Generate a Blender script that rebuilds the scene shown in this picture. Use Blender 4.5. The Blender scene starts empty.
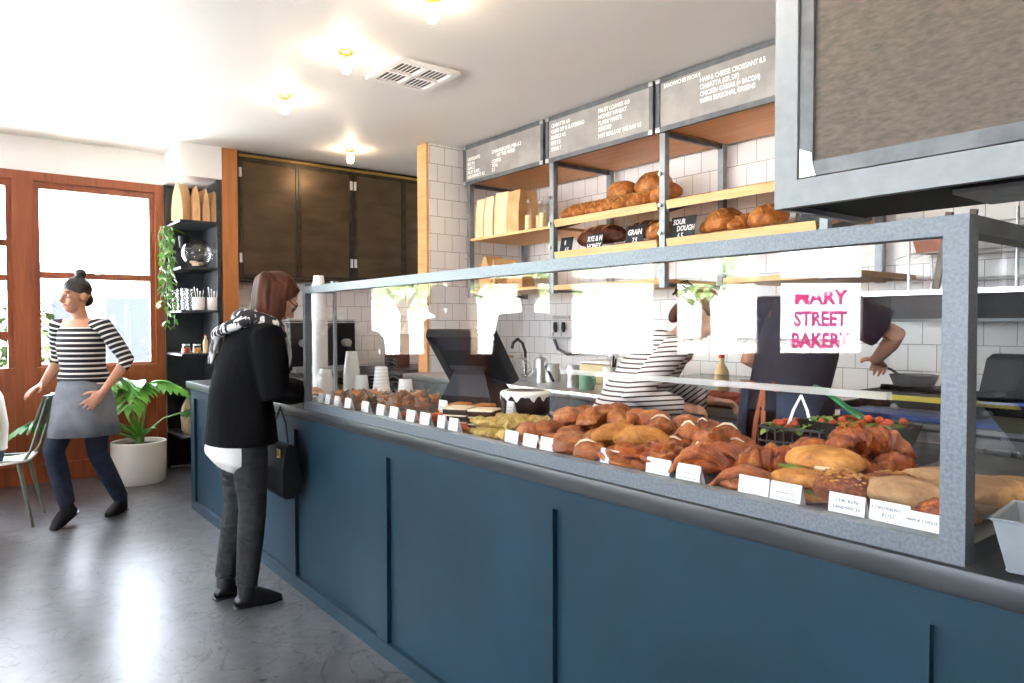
import bpy, bmesh, math, random
from mathutils import Vector, Matrix, noise as mnoise
random.seed(7)
S = bpy.context.scene
COL = S.collection
PI = math.pi
R = math.radians
V = Vector

# ------------------------------------------------------------ colours and materials
def lin(h):
    h = h.lstrip('#')
    c = [int(h[i:i+2], 16)/255 for i in (0, 2, 4)]
    return tuple(x/12.92 if x <= .04045 else ((x+.055)/1.055)**2.4 for x in c) + (1,)

def newmat(name):
    m = bpy.data.materials.new(name); m.use_nodes = True
    nt = m.node_tree; b = nt.nodes['Principled BSDF']
    return m, nt, b

def N(nt, t, **k):
    n = nt.nodes.new(t)
    for a, v in k.items(): setattr(n, a, v)
    return n

def ramp(nt, fac, stops):
    r = N(nt, 'ShaderNodeValToRGB')
    e = r.color_ramp.elements
    while len(e) < len(stops): e.new(.5)
    for q, (p, c) in zip(e, stops): q.position = p; q.color = lin(c) if isinstance(c, str) else c
    nt.links.new(fac, r.inputs[0]); return r.outputs[0]

def coord(nt, scale=(1, 1, 1), kind='Object'):
    t = N(nt, 'ShaderNodeTexCoord'); m = N(nt, 'ShaderNodeMapping')
    m.inputs['Scale'].default_value = scale
    nt.links.new(t.outputs[kind], m.inputs[0]); return m.outputs[0]

def bump(nt, b, h, strength=.3, dist=.01):
    n = N(nt, 'ShaderNodeBump'); n.inputs['Strength'].default_value = strength; n.inputs['Distance'].default_value = dist
    nt.links.new(h, n.inputs['Height']); nt.links.new(n.outputs[0], b.inputs['Normal'])

def pm(name, col, rough=.5, metal=0, var=None, scale=8, stretch=(1, 1, 1), bmp=0, spec=.5, detail=4, bdist=.01, lo=.35, hi=.65, sss=0):
    """one surface colour, optionally mottled between col and var by noise"""
    m, nt, b = newmat(name)
    b.inputs['Roughness'].default_value = rough; b.inputs['Metallic'].default_value = metal
    b.inputs['Specular IOR Level'].default_value = spec
    b.inputs['Base Color'].default_value = lin(col)
    if sss: b.inputs['Subsurface Weight'].default_value = sss; b.inputs['Subsurface Scale'].default_value = .01
    if var or bmp:
        n = N(nt, 'ShaderNodeTexNoise'); n.inputs['Scale'].default_value = scale; n.inputs['Detail'].default_value = detail
        nt.links.new(coord(nt, stretch), n.inputs['Vector'])
        if var: nt.links.new(ramp(nt, n.outputs['Fac'], [(lo, col), (hi, var)]), b.inputs['Base Color'])
        if bmp: bump(nt, b, n.outputs['Fac'], bmp, bdist)
    return m

def wood(name, c1, c2, rough=.45, stretch=(1, 12, 12), scale=3):
    m, nt, b = newmat(name)
    n = N(nt, 'ShaderNodeTexNoise'); n.inputs['Scale'].default_value = scale; n.inputs['Detail'].default_value = 6
    n.inputs['Distortion'].default_value = .6
    nt.links.new(coord(nt, stretch), n.inputs['Vector'])
    nt.links.new(ramp(nt, n.outputs['Fac'], [(.3, c1), (.7, c2)]), b.inputs['Base Color'])
    b.inputs['Roughness'].default_value = rough
    bump(nt, b, n.outputs['Fac'], .15, .004)
    return m

def tilemat(name, axis):
    m, nt, b = newmat(name)
    t = N(nt, 'ShaderNodeTexCoord'); s = N(nt, 'ShaderNodeSeparateXYZ'); c = N(nt, 'ShaderNodeCombineXYZ')
    nt.links.new(t.outputs['Object'], s.inputs[0])
    nt.links.new(s.outputs[axis], c.inputs[0]); nt.links.new(s.outputs['Z'], c.inputs[1])
    k = N(nt, 'ShaderNodeTexBrick'); k.offset = .5; k.squash = 1
    for n_, v in (('Scale', 1), ('Mortar Size', .0022), ('Mortar Smooth', .25), ('Brick Width', .152), ('Row Height', .152), ('Bias', 0)):
        k.inputs[n_].default_value = v
    k.inputs['Color1'].default_value = lin('#f6f3ef'); k.inputs['Color2'].default_value = lin('#f0ede9'); k.inputs['Mortar'].default_value = lin('#96928c')
    nt.links.new(c.outputs[0], k.inputs['Vector']); nt.links.new(k.outputs['Color'], b.inputs['Base Color'])
    b.inputs['Roughness'].default_value = .22
    inv = N(nt, 'ShaderNodeMath', operation='SUBTRACT'); inv.inputs[0].default_value = 1
    nt.links.new(k.outputs['Fac'], inv.inputs[1]); bump(nt, b, inv.outputs[0], .5, .003)
    return m

def glassmat(name, tint='#ffffff', rough=0):
    """thin clear pane: Fresnel reflection over straight transmission, right at both faces"""
    m, nt, b = newmat(name); nt.nodes.remove(b)
    g = N(nt, 'ShaderNodeNewGeometry'); mi = N(nt, 'ShaderNodeMix'); mi.data_type = 'FLOAT'
    mi.inputs[2].default_value = 1.52; mi.inputs[3].default_value = 1/1.52
    nt.links.new(g.outputs['Backfacing'], mi.inputs[0])
    f = N(nt, 'ShaderNodeFresnel'); nt.links.new(mi.outputs[0], f.inputs['IOR'])
    tr = N(nt, 'ShaderNodeBsdfTransparent'); tr.inputs[0].default_value = lin(tint)
    gl = N(nt, 'ShaderNodeBsdfGlossy'); gl.inputs['Roughness'].default_value = rough
    mx = N(nt, 'ShaderNodeMixShader')
    nt.links.new(f.outputs[0], mx.inputs[0]); nt.links.new(tr.outputs[0], mx.inputs[1]); nt.links.new(gl.outputs[0], mx.inputs[2])
    nt.links.new(mx.outputs[0], nt.nodes['Material Output'].inputs[0])
    return m

def emat(name, col, strength):
    m, nt, b = newmat(name)
    b.inputs['Emission Color'].default_value = lin(col); b.inputs['Emission Strength'].default_value = strength
    b.inputs['Base Color'].default_value = lin(col)
    return m

def stripes(name, dark, light, period, duty, axis='Z', rough=.85):
    m, nt, b = newmat(name)
    t = N(nt, 'ShaderNodeTexCoord'); s = N(nt, 'ShaderNodeSeparateXYZ'); nt.links.new(t.outputs['Object'], s.inputs[0])
    d = N(nt, 'ShaderNodeMath', operation='DIVIDE'); d.inputs[1].default_value = period; nt.links.new(s.outputs[axis], d.inputs[0])
    f = N(nt, 'ShaderNodeMath', operation='FRACT'); nt.links.new(d.outputs[0], f.inputs[0])
    nt.links.new(ramp(nt, f.outputs[0], [(0, dark), (duty-.06, dark), (duty+.02, light), (.96, light)]), b.inputs['Base Color'])
    b.inputs['Roughness'].default_value = rough
    return m

def translucent(name, col):
    m, nt, b = newmat(name)
    t = N(nt, 'ShaderNodeBsdfTranslucent'); t.inputs[0].default_value = lin(col)
    mx = N(nt, 'ShaderNodeMixShader'); mx.inputs[0].default_value = .96
    b.inputs['Base Color'].default_value = lin(col)
    nt.links.new(b.outputs[0], mx.inputs[1]); nt.links.new(t.outputs[0], mx.inputs[2])
    nt.links.new(mx.outputs[0], nt.nodes['Material Output'].inputs[0]); return m

def pastry(name, dark, mid, pale, scale=14, rough=.38, bmp=.5):
    """baked crust: browned patches over a golden crumb, paler where the dough is thin"""
    m, nt, b = newmat(name)
    n = N(nt, 'ShaderNodeTexNoise'); n.inputs['Scale'].default_value = scale*2.2; n.inputs['Detail'].default_value = 8; n.inputs['Roughness'].default_value = .68; n.inputs['Distortion'].default_value = .7
    oi = N(nt, 'ShaderNodeObjectInfo'); v = coord(nt); va = N(nt, 'ShaderNodeVectorMath', operation='ADD')
    nt.links.new(v, va.inputs[0]); nt.links.new(oi.outputs['Location'], va.inputs[1]); v = va.outputs[0]; nt.links.new(v, n.inputs['Vector'])
    nt.links.new(ramp(nt, n.outputs['Fac'], [(.3, dark), (.52, mid), (.75, pale)]), b.inputs['Base Color'])
    b.inputs['Roughness'].default_value = rough; b.inputs['Coat Weight'].default_value = .25 if rough < .35 else 0; b.inputs['Coat Roughness'].default_value = .2
    n2 = N(nt, 'ShaderNodeTexNoise'); n2.inputs['Scale'].default_value = scale*5; nt.links.new(v, n2.inputs['Vector'])
    ad = N(nt, 'ShaderNodeMath', operation='MULTIPLY_ADD'); ad.inputs[1].default_value = 2.2
    nt.links.new(n.outputs['Fac'], ad.inputs[0]); nt.links.new(n2.outputs['Fac'], ad.inputs[2]); bump(nt, b, ad.outputs[0], min(1, bmp*1.4), .009)
    return m

M = {}
M['blue'] = pm('counter_blue_paint', '#172f3b', .46, var='#1c3644', scale=2.5, spec=.22)
M['worktop'] = pm('dark_steel_worktop', '#2e3134', .36, .35, '#3b3d3f', 5, (1, 4, 4), .05)
M['galv'] = pm('galvanised_steel', '#5d6369', .42, .35, '#70767c', 160, bmp=.05)
M['lightframe'] = pm('pale_grey_painted_steel', '#7f858a', .5, .1, '#868c91', 20)
M['shadepaint'] = pm('dark_grey_wall_paint', '#86837f', .7)
M['steel'] = pm('brushed_stainless', '#b9babb', .28, .9, '#cfcfce', 6, (1, 14, 14))
M['darksteel'] = pm('dark_steel', '#565a5e', .4, .6, '#6a6d70', 12)
M['postgrey'] = pm('grey_rack_steel', '#80868a', .42, .5, '#92979a', 15)
M['black'] = pm('black_plastic', '#101115', .4, spec=.3)
M['blackmatt'] = pm('black_matt', '#121315', .7, spec=.25)
M['blacksteel'] = pm('black_painted_steel', '#2c3034', .45, .3, '#373b40', 9)
M['bronze'] = pm('bronzed_metal_sheet', '#4d3f30', .36, .7, '#60503d', 3, (1, 1, 3))
M['bronzedark'] = pm('dark_bronze_frame', '#3a332b', .35, .75, '#4d443a', 10)
M['meshsheet'] = pm('weathered_mesh_sheet', '#48423c', .6, .3, '#5f564c', 34, (1, 1, 3), .02, detail=14, lo=.3, hi=.7)
M['redwood'] = wood('stained_red_wood', '#7e3c1c', '#9c5029', .38, (12, 12, 1), 2.5)
M['orangewood'] = wood('orange_wood', '#a3642f', '#b8733b', .45, (12, 12, 1), 2.5)
M['pine'] = wood('pale_pine', '#dba86a', '#e9c088', .5)
M['pinedark'] = wood('warm_ply', '#c98f57', '#dba56d', .5)
M['white'] = pm('white_wall_paint', '#f1efec', .6)
M['ceil'] = pm('white_ceiling_paint', '#eceae7', .55)
M['tileX'] = tilemat('white_square_tiles_back', 'X')
M['tileY'] = tilemat('white_square_tiles_side', 'Y')
M['glass'] = glassmat('clear_glass')
M['plastic'] = glassmat('clear_plastic', '#f4f6f6', .06)
M['paperwhite'] = pm('white_card', '#f4f3f0', .7)
M['papercup'] = pm('white_paper_cup', '#f2f0ee', .55, sss=.0)
M['milky'] = None
M['kraft'] = pm('kraft_paper', '#c79a66', .75, var='#d7ad7a', scale=9, bmp=.2)
M['kraftpale'] = pm('pale_kraft_paper', '#e3c79a', .75, var='#ecd5ae', scale=7, bmp=.2)
M['parch'] = pm('brown_parchment', '#7a6959', .8, var='#a8947f', scale=22, bmp=.3)
M['burlap'] = pm('hessian_sack', '#a98c6c', .9, var='#c7ab88', scale=25, bmp=.4)
M['ink'] = pm('grey_ink', '#74787c', .7)
M['chalk'] = pm('white_chalk_lettering', '#fbfbf8', .8)
M['board'] = pm('grey_steel_menu_board', '#8a8784', .5, .25, '#a19c96', 6, (1, 1, 1))
M['slate'] = pm('blackboard', '#22272b', .6)
M['crust'] = pastry('brown_bread_crust', '#6f3a16', '#b9712f', '#e2b06c', 9, .42)
M['cruststripe'] = pm('floury_scores', '#e3bd83', .8, var='#c98f4c', scale=30)
M['darkcrust'] = pastry('dark_rye_crust', '#331509', '#5c2912', '#844420', 9, .5)
M['croissant'] = pastry('glazed_croissant', '#4f1b0a', '#a64e19', '#dc9c4f', 15, .27)
M['bun'] = pastry('glazed_bun', '#5c250b', '#a9591e', '#dd9f50', 11, .28)
M['danish'] = pastry('flaky_danish', '#5c210b', '#b25a1d', '#dd994c', 15, .3)
M['golden'] = pastry('golden_roll', '#8f4e1b', '#c78637', '#e6b565', 10, .42)
M['seed'] = pastry('seeded_roll', '#4f200d', '#97491a', '#c8823f', 30, .5, .9)
M['flour'] = pastry('floured_ciabatta', '#94704a', '#b78f63', '#d4b58d', 9, .8)
M['cream'] = pm('whipped_cream', '#e6d6b8', .5)
M['icing'] = pm('white_icing', '#f5f3ee', .35)
M['choc'] = pm('chocolate_sponge', '#25100b', .7, var='#351811', scale=30, bmp=.3)
M['sponge'] = pastry('golden_sponge', '#94500f', '#b87424', '#d39a48', 12, .6)
M['loafcake'] = pm('pale_cake_crumb', '#c9a055', .8, var='#b98a3c', scale=40)
M['pesto'] = pastry('herb_pastry', '#8a7a30', '#c3a658', '#ead9a8', 22, .5)
M['leaf'] = pm('green_leaf', '#4f9430', .4, var='#6bb13f', scale=6)
M['leafdark'] = pm('dark_green_leaf', '#2f6b2b', .4, var='#4c8a38', scale=6)
M['ivy'] = pm('ivy_leaf', '#55803f', .45, var='#7ea45a', scale=8)
M['stem'] = pm('plant_stem', '#6f9a46', .5)
M['soil'] = pm('potting_soil', '#2a2018', .95, var='#3a2d20', scale=40, bmp=.5)
M['pot'] = pm('cream_glazed_pot', '#ebe6db', .4)
M['salad'] = pm('salad_green', '#4c7a2a', .5, var='#86a63f', scale=20)
M['tomato'] = pm('tomato_red', '#b2411e', .35)
M['redcap'] = pm('red_plastic', '#cf2a26', .4)
M['sauce'] = pm('pale_sauce', '#e6cf9a', .4)
M['greenplastic'] = pm('green_plastic', '#1f7f52', .4)
M['mint'] = pm('mint_enamel', '#6fa48c', .35)
M['blueplastic'] = pm('blue_plastic', '#2b4f9c', .45)
M['yellow'] = pm('yellow_plastic', '#cdbb2c', .5)
M['skin'] = pm('skin', '#c68f72', .5, sss=.0)
M['skinlight'] = pm('fair_skin', '#d9a487', .5)
M['skintan'] = pm('tanned_skin', '#b87c5e', .5)
M['lip'] = pm('lips', '#a4574c', .45)
M['eyewhite'] = pm('eye', '#e9e4df', .3)
M['pupil'] = pm('dark_eye', '#1c1411', .3)
M['hairbrown'] = pm('auburn_hair', '#331a0f', .6, var='#552c19', spec=.2, scale=30, stretch=(1, 1, .15), bmp=.4)
M['hairdark'] = pm('dark_hair', '#120e0d', .45, var='#1d1715', scale=30, stretch=(1, 1, .2), bmp=.3)
M['hairgrey'] = pm('ash_hair', '#8b7f73', .5, var='#a69a8d', scale=30, stretch=(1, 1, .2), bmp=.3)
M['blackknit'] = pm('black_knit', '#08080a', .95, var='#0c0c0f', scale=40, bmp=.25, spec=.15)
M['shirtwhite'] = pm('white_cotton', '#ece8e3', .85, bmp=.2, scale=9)
M['greytrouser'] = pm('charcoal_trousers', '#232326', .9, var='#2b2b2f', scale=12, stretch=(1, 1, 2.2), bmp=.9, bdist=.03)
M['denim'] = pm('dark_denim', '#1d2637', .9, var='#263147', scale=20, bmp=.3)
M['blackshoe'] = pm('black_leather', '#0e0e10', .35)
M['blacksuede'] = pm('black_canvas', '#131315', .85)
M['apron'] = pm('grey_apron_cloth', '#71757d', .9, var='#7f838b', scale=12, bmp=.3)
M['apronblue'] = pm('dark_blue_apron', '#26364a', .9, var='#2f4158', scale=12, bmp=.3)
M['apronblack'] = pm('charcoal_apron', '#202328', .9)
M['navytee'] = pm('navy_tshirt', '#1c2230', .9, bmp=.3, scale=12)
M['strap'] = pm('tan_leather_strap', '#9c5632', .6)
M['stripeA'] = stripes('black_white_stripe_tee', '#18181c', '#d9d6d1', .034, .66)
M['stripeB'] = stripes('white_navy_stripe_tee', '#3b3234', '#e2dfdb', .021, .36)
M['scarf'] = pm('black_white_scarf', '#202024', .9, var='#e4e2df', scale=21, stretch=(1.4, 1, .45), lo=.5, hi=.54, detail=2)
M['chairgreen'] = pm('grey_green_painted_steel', '#6f7766', .4, .2, '#7d8574', 14)
M['chairseat'] = pm('pale_chair_seat', '#e0ded8', .45)
M['brass'] = pm('brass_lampholder', '#c9a35a', .3, .9)
M['bulb'] = emat('lit_bulb', '#ffe2ba', 32)
M['fillbulb'] = emat('added_fill_bulb', '#ffeedb', 150)  # stronger glow, only for the added unseen bulbs
M['ventdark'] = pm('vent_void', '#55524f', .8)
M['concrete'] = None
M['outwhite'] = pm('rendered_building_outside', '#d8d4cc', .9, var='#c9c4ba', scale=1)
M['outgrey'] = pm('grey_building_outside', '#8c8a88', .9)
M['asphalt'] = pm('road_outside', '#c9c6c1', .95, var='#bdb9b4', scale=1.5)
M['trunk'] = pm('tree_bark', '#6a5544', .9)
M['treeleaf'] = pm('tree_foliage', '#a9c483', .7, var='#cfdfae', scale=3)
M['shrubleaf'] = pm('shrub_foliage', '#232d19', 1, var='#2d3921', scale=3, spec=.05)
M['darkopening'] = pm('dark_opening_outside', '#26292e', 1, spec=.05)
M['pink'] = translucent('pink_window_vinyl', '#ff74ba')
M['pinkline'] = pm('dark_outline_vinyl', '#3d2430', .6)

def concrete():
    m, nt, b = newmat('polished_concrete')
    v = coord(nt)
    a = N(nt, 'ShaderNodeTexNoise'); a.inputs['Scale'].default_value = 1.1; a.inputs['Detail'].default_value = 9; a.inputs['Roughness'].default_value = .66; a.inputs['Distortion'].default_value = .8
    c = N(nt, 'ShaderNodeTexNoise'); c.inputs['Scale'].default_value = 7; c.inputs['Detail'].default_value = 8; c.inputs['Roughness'].default_value = .7
    nt.links.new(v, a.inputs['Vector']); nt.links.new(v, c.inputs['Vector'])
    c1 = ramp(nt, a.outputs['Fac'], [(.32, '#3a3a3b'), (.5, '#57585a'), (.66, '#6d6f72')])
    c2 = ramp(nt, c.outputs['Fac'], [(.34, '#3a3a3c'), (.55, '#616265'), (.70, '#76787c')])
    mx = N(nt, 'ShaderNodeMix'); mx.data_type = 'RGBA'; mx.inputs[0].default_value = .5
    nt.links.new(c1, mx.inputs[6]); nt.links.new(c2, mx.inputs[7])
    k = N(nt, 'ShaderNodeTexNoise'); k.inputs['Scale'].default_value = 2.6; k.inputs['Detail'].default_value = 5; k.inputs['Distortion'].default_value = 2.2; nt.links.new(v, k.inputs['Vector'])
    kr = ramp(nt, k.outputs['Fac'], [(.485, '#ffffff'), (.497, '#8d8782'), (.503, '#8d8782'), (.52, '#ffffff')])
    k2 = N(nt, 'ShaderNodeTexNoise'); k2.inputs['Scale'].default_value = 16; k2.inputs['Detail'].default_value = 3; nt.links.new(v, k2.inputs['Vector'])
    kr2 = ramp(nt, k2.outputs['Fac'], [(.27, '#6d6762'), (.36, '#ffffff')])
    m1 = N(nt, 'ShaderNodeMix'); m1.data_type = 'RGBA'; m1.blend_type = 'MULTIPLY'; m1.inputs[0].default_value = .75
    m2 = N(nt, 'ShaderNodeMix'); m2.data_type = 'RGBA'; m2.blend_type = 'MULTIPLY'; m2.inputs[0].default_value = .8
    nt.links.new(mx.outputs[2], m1.inputs[6]); nt.links.new(kr, m1.inputs[7]); nt.links.new(m1.outputs[2], m2.inputs[6]); nt.links.new(kr2, m2.inputs[7])
    nt.links.new(m2.outputs[2], b.inputs['Base Color'])
    rr = N(nt, 'ShaderNodeMapRange'); rr.inputs[3].default_value = .20; rr.inputs[4].default_value = .42
    nt.links.new(a.outputs['Fac'], rr.inputs[0]); nt.links.new(rr.outputs[0], b.inputs['Roughness'])
    bump(nt, b, c.outputs['Fac'], .06, .01)
    return m
M['concrete'] = concrete()
def milky(name='milky_clear_plastic', f=.62):
    m, nt, b = newmat(name)
    t = N(nt, 'ShaderNodeBsdfTransparent'); mx = N(nt, 'ShaderNodeMixShader'); mx.inputs[0].default_value = f
    b.inputs['Base Color'].default_value = lin('#f4f6f1'); b.inputs['Roughness'].default_value = .25
    nt.links.new(t.outputs[0], mx.inputs[1]); nt.links.new(b.outputs[0], mx.inputs[2]); nt.links.new(mx.outputs[0], nt.nodes['Material Output'].inputs[0]); return m
M['milky'] = milky(); M['acrylic'] = milky('clear_acrylic', .3)

# ------------------------------------------------------------ mesh building
def frame(t, side=None):
    t = V(t).normalized()
    s = V(side) if side is not None else (V((1, 0, 0)) if abs(t.x) < .8 else V((0, 1, 0)))
    s = (s - t*s.dot(t))
    if s.length < 1e-5: s = t.orthogonal()
    s.normalize(); return s, t.cross(s)

class MB:
    def __init__(s): s.bm = bmesh.new()
    def rings(s, rs, closed=True, cap=True):
        bm = s.bm; vs = [[bm.verts.new(p) for p in r] for r in rs]
        n = len(rs[0])
        for a, b in zip(vs, vs[1:]):
            for i in range(n if closed else n-1):
                j = (i+1) % n
                try: bm.faces.new((a[i], a[j], b[j], b[i]))
                except ValueError: pass
        if cap and closed:
            bm.faces.new(list(reversed(vs[0]))); bm.faces.new(vs[-1])
        return s
    def box(s, c, d, rot=None, bev=0, rz=0):
        x, y, z = [q/2 for q in d]
        m = (Matrix.Rotation(rz, 3, 'Z') if rz else Matrix.Identity(3)) if rot is None else rot
        t = bmesh.new(); bmesh.ops.create_cube(t, size=1)
        for v in t.verts: v.co = V((v.co.x*2*x, v.co.y*2*y, v.co.z*2*z))
        if bev: bmesh.ops.bevel(t, geom=list(t.edges), offset=min(bev, x*.95, y*.95, z*.95), segments=2, affect='EDGES', profile=.5)
        for v in t.verts: v.co = m @ v.co + V(c)
        s.add(t); return s
    def b2(s, x0, x1, y0, y1, z0, z1, bev=0):
        return s.box(((x0+x1)/2, (y0+y1)/2, (z0+z1)/2), (abs(x1-x0), abs(y1-y0), abs(z1-z0)), bev=bev)
    def add(s, t):
        m = {}
        for v in t.verts: m[v] = s.bm.verts.new(v.co)
        for f in t.faces:
            try: s.bm.faces.new([m[v] for v in f.verts])
            except ValueError: pass
        t.free()
    def lathe(s, prof, c=(0, 0, 0), n=24, cap=True, sx=1, sy=1):
        c = V(c)
        rs = [[c+V((r*math.cos(2*PI*i/n)*sx, r*math.sin(2*PI*i/n)*sy, z)) for i in range(n)] for r, z in prof]
        return s.rings(rs, cap=cap)
    def cyl(s, p0, p1, r0, r1=None, n=12):
        return s.tube([p0, p1], [r0, r0 if r1 is None else r1], n)
    def tube(s, pts, rad, n=8, side=None, rnd=False, flat=1):
        pts = [V(p) for p in pts]
        if not hasattr(rad, '__len__'): rad = [rad]*len(pts)
        rs = []; last = side
        for i, p in enumerate(pts):
            t = (pts[min(i+1, len(pts)-1)]-pts[max(i-1, 0)])
            a, b = frame(t, last); last = a
            rr = rad[i]; rx, ry = rr if hasattr(rr, '__len__') else (rr, rr*flat)
            rs.append((p, a, b, rx, ry, t.normalized()))
        out = []
        def ring(p, a, b, rx, ry): return [p+a*rx*math.cos(2*PI*k/n)+b*ry*math.sin(2*PI*k/n) for k in range(n)]
        if rnd:
            p, a, b, rx, ry, t = rs[0]
            for q in (75, 50, 25): out.append(ring(p-t*min(rx, ry)*math.sin(R(q)), a, b, rx*math.cos(R(q)), ry*math.cos(R(q))))
        for p, a, b, rx, ry, t in rs: out.append(ring(p, a, b, rx, ry))
        if rnd:
            p, a, b, rx, ry, t = rs[-1]
            for q in (25, 50, 75): out.append(ring(p+t*min(rx, ry)*math.sin(R(q)), a, b, rx*math.cos(R(q)), ry*math.cos(R(q))))
        return s.rings(out)
    def cap(s, p0, p1, r0, r1, n=14): return s.tube([p0, p1], [r0, r1], n, rnd=True)
    def ell(s, c, r, axes=None, seg=18, rg=12, fn=None):
        t = bmesh.new(); bmesh.ops.create_uvsphere(t, u_segments=seg, v_segments=rg, radius=1)
        r = (r, r, r) if not hasattr(r, '__len__') else r
        for v in t.verts:
            q = v.co.copy()
            k = fn(q) if fn else 1
            q = V((q.x*r[0], q.y*r[1], q.z*r[2]))*k
            if axes: q = axes[0]*q.x+axes[1]*q.y+axes[2]*q.z
            v.co = q+V(c)
        s.add(t); return s
    def prism(s, poly, z0, z1, m=None):
        m = m or Matrix.Identity(4)
        a = [m @ V((x, y, z0)) for x, y in poly]; b = [m @ V((x, y, z1)) for x, y in poly]
        return s.rings([a, b])
    def quadgrid(s, rows):
        return s.rings(rows, closed=False, cap=False)
    def xf(s, m):
        for v in s.bm.verts: v.co = m @ v.co
        return s
    def mesh(s, name, smooth=True):
        bmesh.ops.recalc_face_normals(s.bm, faces=s.bm.faces)
        me = bpy.data.meshes.new(name); s.bm.to_mesh(me); s.bm.free()
        if smooth:
            me.polygons.foreach_set('use_smooth', [True]*len(me.polygons))
            try: me.set_sharp_from_angle(angle=R(38))
            except Exception: pass
        return me

def voxel(mb, size=.008, it=4, dec=0):
    """join overlapping pieces into one continuous surface"""
    me = mb.mesh('tmp'); o = bpy.data.objects.new('tmp', me); COL.objects.link(o)
    r = o.modifiers.new('r', 'REMESH'); r.mode = 'VOXEL'; r.voxel_size = size; r.use_smooth_shade = True
    if it:
        q = o.modifiers.new('s', 'SMOOTH'); q.factor = .5; q.iterations = it
    if dec:
        d = o.modifiers.new('d', 'DECIMATE'); d.ratio = dec
    dg = bpy.context.evaluated_depsgraph_get(); dg.update()
    out = bpy.data.meshes.new_from_object(o.evaluated_get(dg))
    bpy.data.objects.remove(o); bpy.data.meshes.remove(me)
    out.materials.clear()
    out.polygons.foreach_set('use_smooth', [True]*len(out.polygons))
    return out

def origin(o):
    p = V((0, 0, 0))
    while o: p = p+o.location; o = o.parent
    return p

def part(name, mb, mat, parent=None, world=False, label=None, smooth=True, loc=None):
    me = mb if isinstance(mb, bpy.types.Mesh) else mb.mesh(name, smooth)
    if world and parent is not None: me.transform(Matrix.Translation(-origin(parent)))
    if mat: me.materials.append(M[mat] if isinstance(mat, str) else mat)
    o = bpy.data.objects.new(name, me); COL.objects.link(o); o.parent = parent
    if loc is not None: o.location = loc
    if label: o['label'] = label
    return o

def tag(o, label=None, cat=None, group=None, kind=None):
    if label: o['label'] = label
    if cat: o['category'] = cat
    if group: o['group'] = group
    if kind: o['kind'] = kind
    return o

def thing(name, label, cat, loc=(0, 0, 0), rz=0, group=None, kind=None):
    o = bpy.data.objects.new(name, None); COL.objects.link(o); o.empty_display_size = .1
    o.location = loc; o.rotation_euler = (0, 0, rz)
    return tag(o, label, cat, group, kind)

def centred(name, mb, mat, label, cat, group=None, kind=None, smooth=True):
    """a thing that is one mesh: vertices given in the world, origin moved to its base"""
    me = mb if isinstance(mb, bpy.types.Mesh) else mb.mesh(name, smooth)
    xs = [v.co for v in me.vertices]
    c = V(((min(v.x for v in xs)+max(v.x for v in xs))/2, (min(v.y for v in xs)+max(v.y for v in xs))/2, min(v.z for v in xs)))
    me.transform(Matrix.Translation(-c)); me.materials.append(M[mat] if isinstance(mat, str) else mat)
    o = bpy.data.objects.new(name, me); COL.objects.link(o); o.location = c
    return tag(o, label, cat, group, kind)

def struct(name, mb, mat, parent=None, label=None, smooth=True):
    o = part(name, mb, mat, parent, smooth=smooth)
    if parent is None:
        o['kind'] = 'structure'; o['category'] = name.split('_')[0]
        o['label'] = label or name.replace('_', ' ')
    return o

def dup(root, loc=None, rz=None, label=None, group=None, scale=None, rot=None):
    def rec(o, p):
        c = o.copy(); COL.objects.link(c); c.parent = p
        for ch in o.children: rec(ch, c)
        return c
    r = rec(root, None)
    if loc is not None: r.location = loc
    if rz is not None: r.rotation_euler = (0, 0, rz)
    if rot is not None: r.rotation_euler = rot
    if scale: r.scale = (scale,)*3 if not hasattr(scale, '__len__') else scale
    if label: r['label'] = label
    if group: r['group'] = group
    return r

def textmesh(s, size, align='LEFT', ext=.0008, sx=1, bold=0):
    cu = bpy.data.curves.new('t', 'FONT'); cu.body = s; cu.size = size; cu.align_x = align; cu.extrude = ext; cu.offset = bold; cu.resolution_u = 2
    o = bpy.data.objects.new('t', cu); COL.objects.link(o)
    dg = bpy.context.evaluated_depsgraph_get(); dg.update()
    me = bpy.data.meshes.new_from_object(o.evaluated_get(dg))
    bpy.data.objects.remove(o); bpy.data.curves.remove(cu)
    if sx != 1: me.transform(Matrix.Diagonal((sx, 1, 1, 1)))
    return me

def outline(s, size, align, sx, depth):
    cu = bpy.data.curves.new('t', 'FONT'); cu.body = s; cu.size = size; cu.align_x = align; cu.fill_mode = 'NONE'; cu.bevel_depth = depth; cu.bevel_resolution = 0; cu.resolution_u = 2
    o = bpy.data.objects.new('t', cu); COL.objects.link(o)
    dg = bpy.context.evaluated_depsgraph_get(); dg.update()
    me = bpy.data.meshes.new_from_object(o.evaluated_get(dg)); bpy.data.objects.remove(o); bpy.data.curves.remove(cu)
    me.transform(Matrix.Diagonal((sx, 1, 1, 1))); return me

def textblock(items, m):
    """items (string, x, y, size, align, sx, bold) laid out on a plane carried to m, as one mesh"""
    mb = MB()
    for s, x, y, size, al, sx, bold in items:
        me = textmesh(s, size, al, .0006, sx, bold)
        me.transform(m @ Matrix.Translation((x, y, 0)))
        t = bmesh.new(); t.from_mesh(me); mb.add(t); bpy.data.meshes.remove(me)
    return mb

ORD = ['first', 'second', 'third', 'fourth', 'fifth', 'sixth', 'seventh', 'eighth', 'ninth', 'tenth', 'eleventh', 'twelfth', 'thirteenth', 'fourteenth', 'fifteenth', 'sixteenth']
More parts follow.
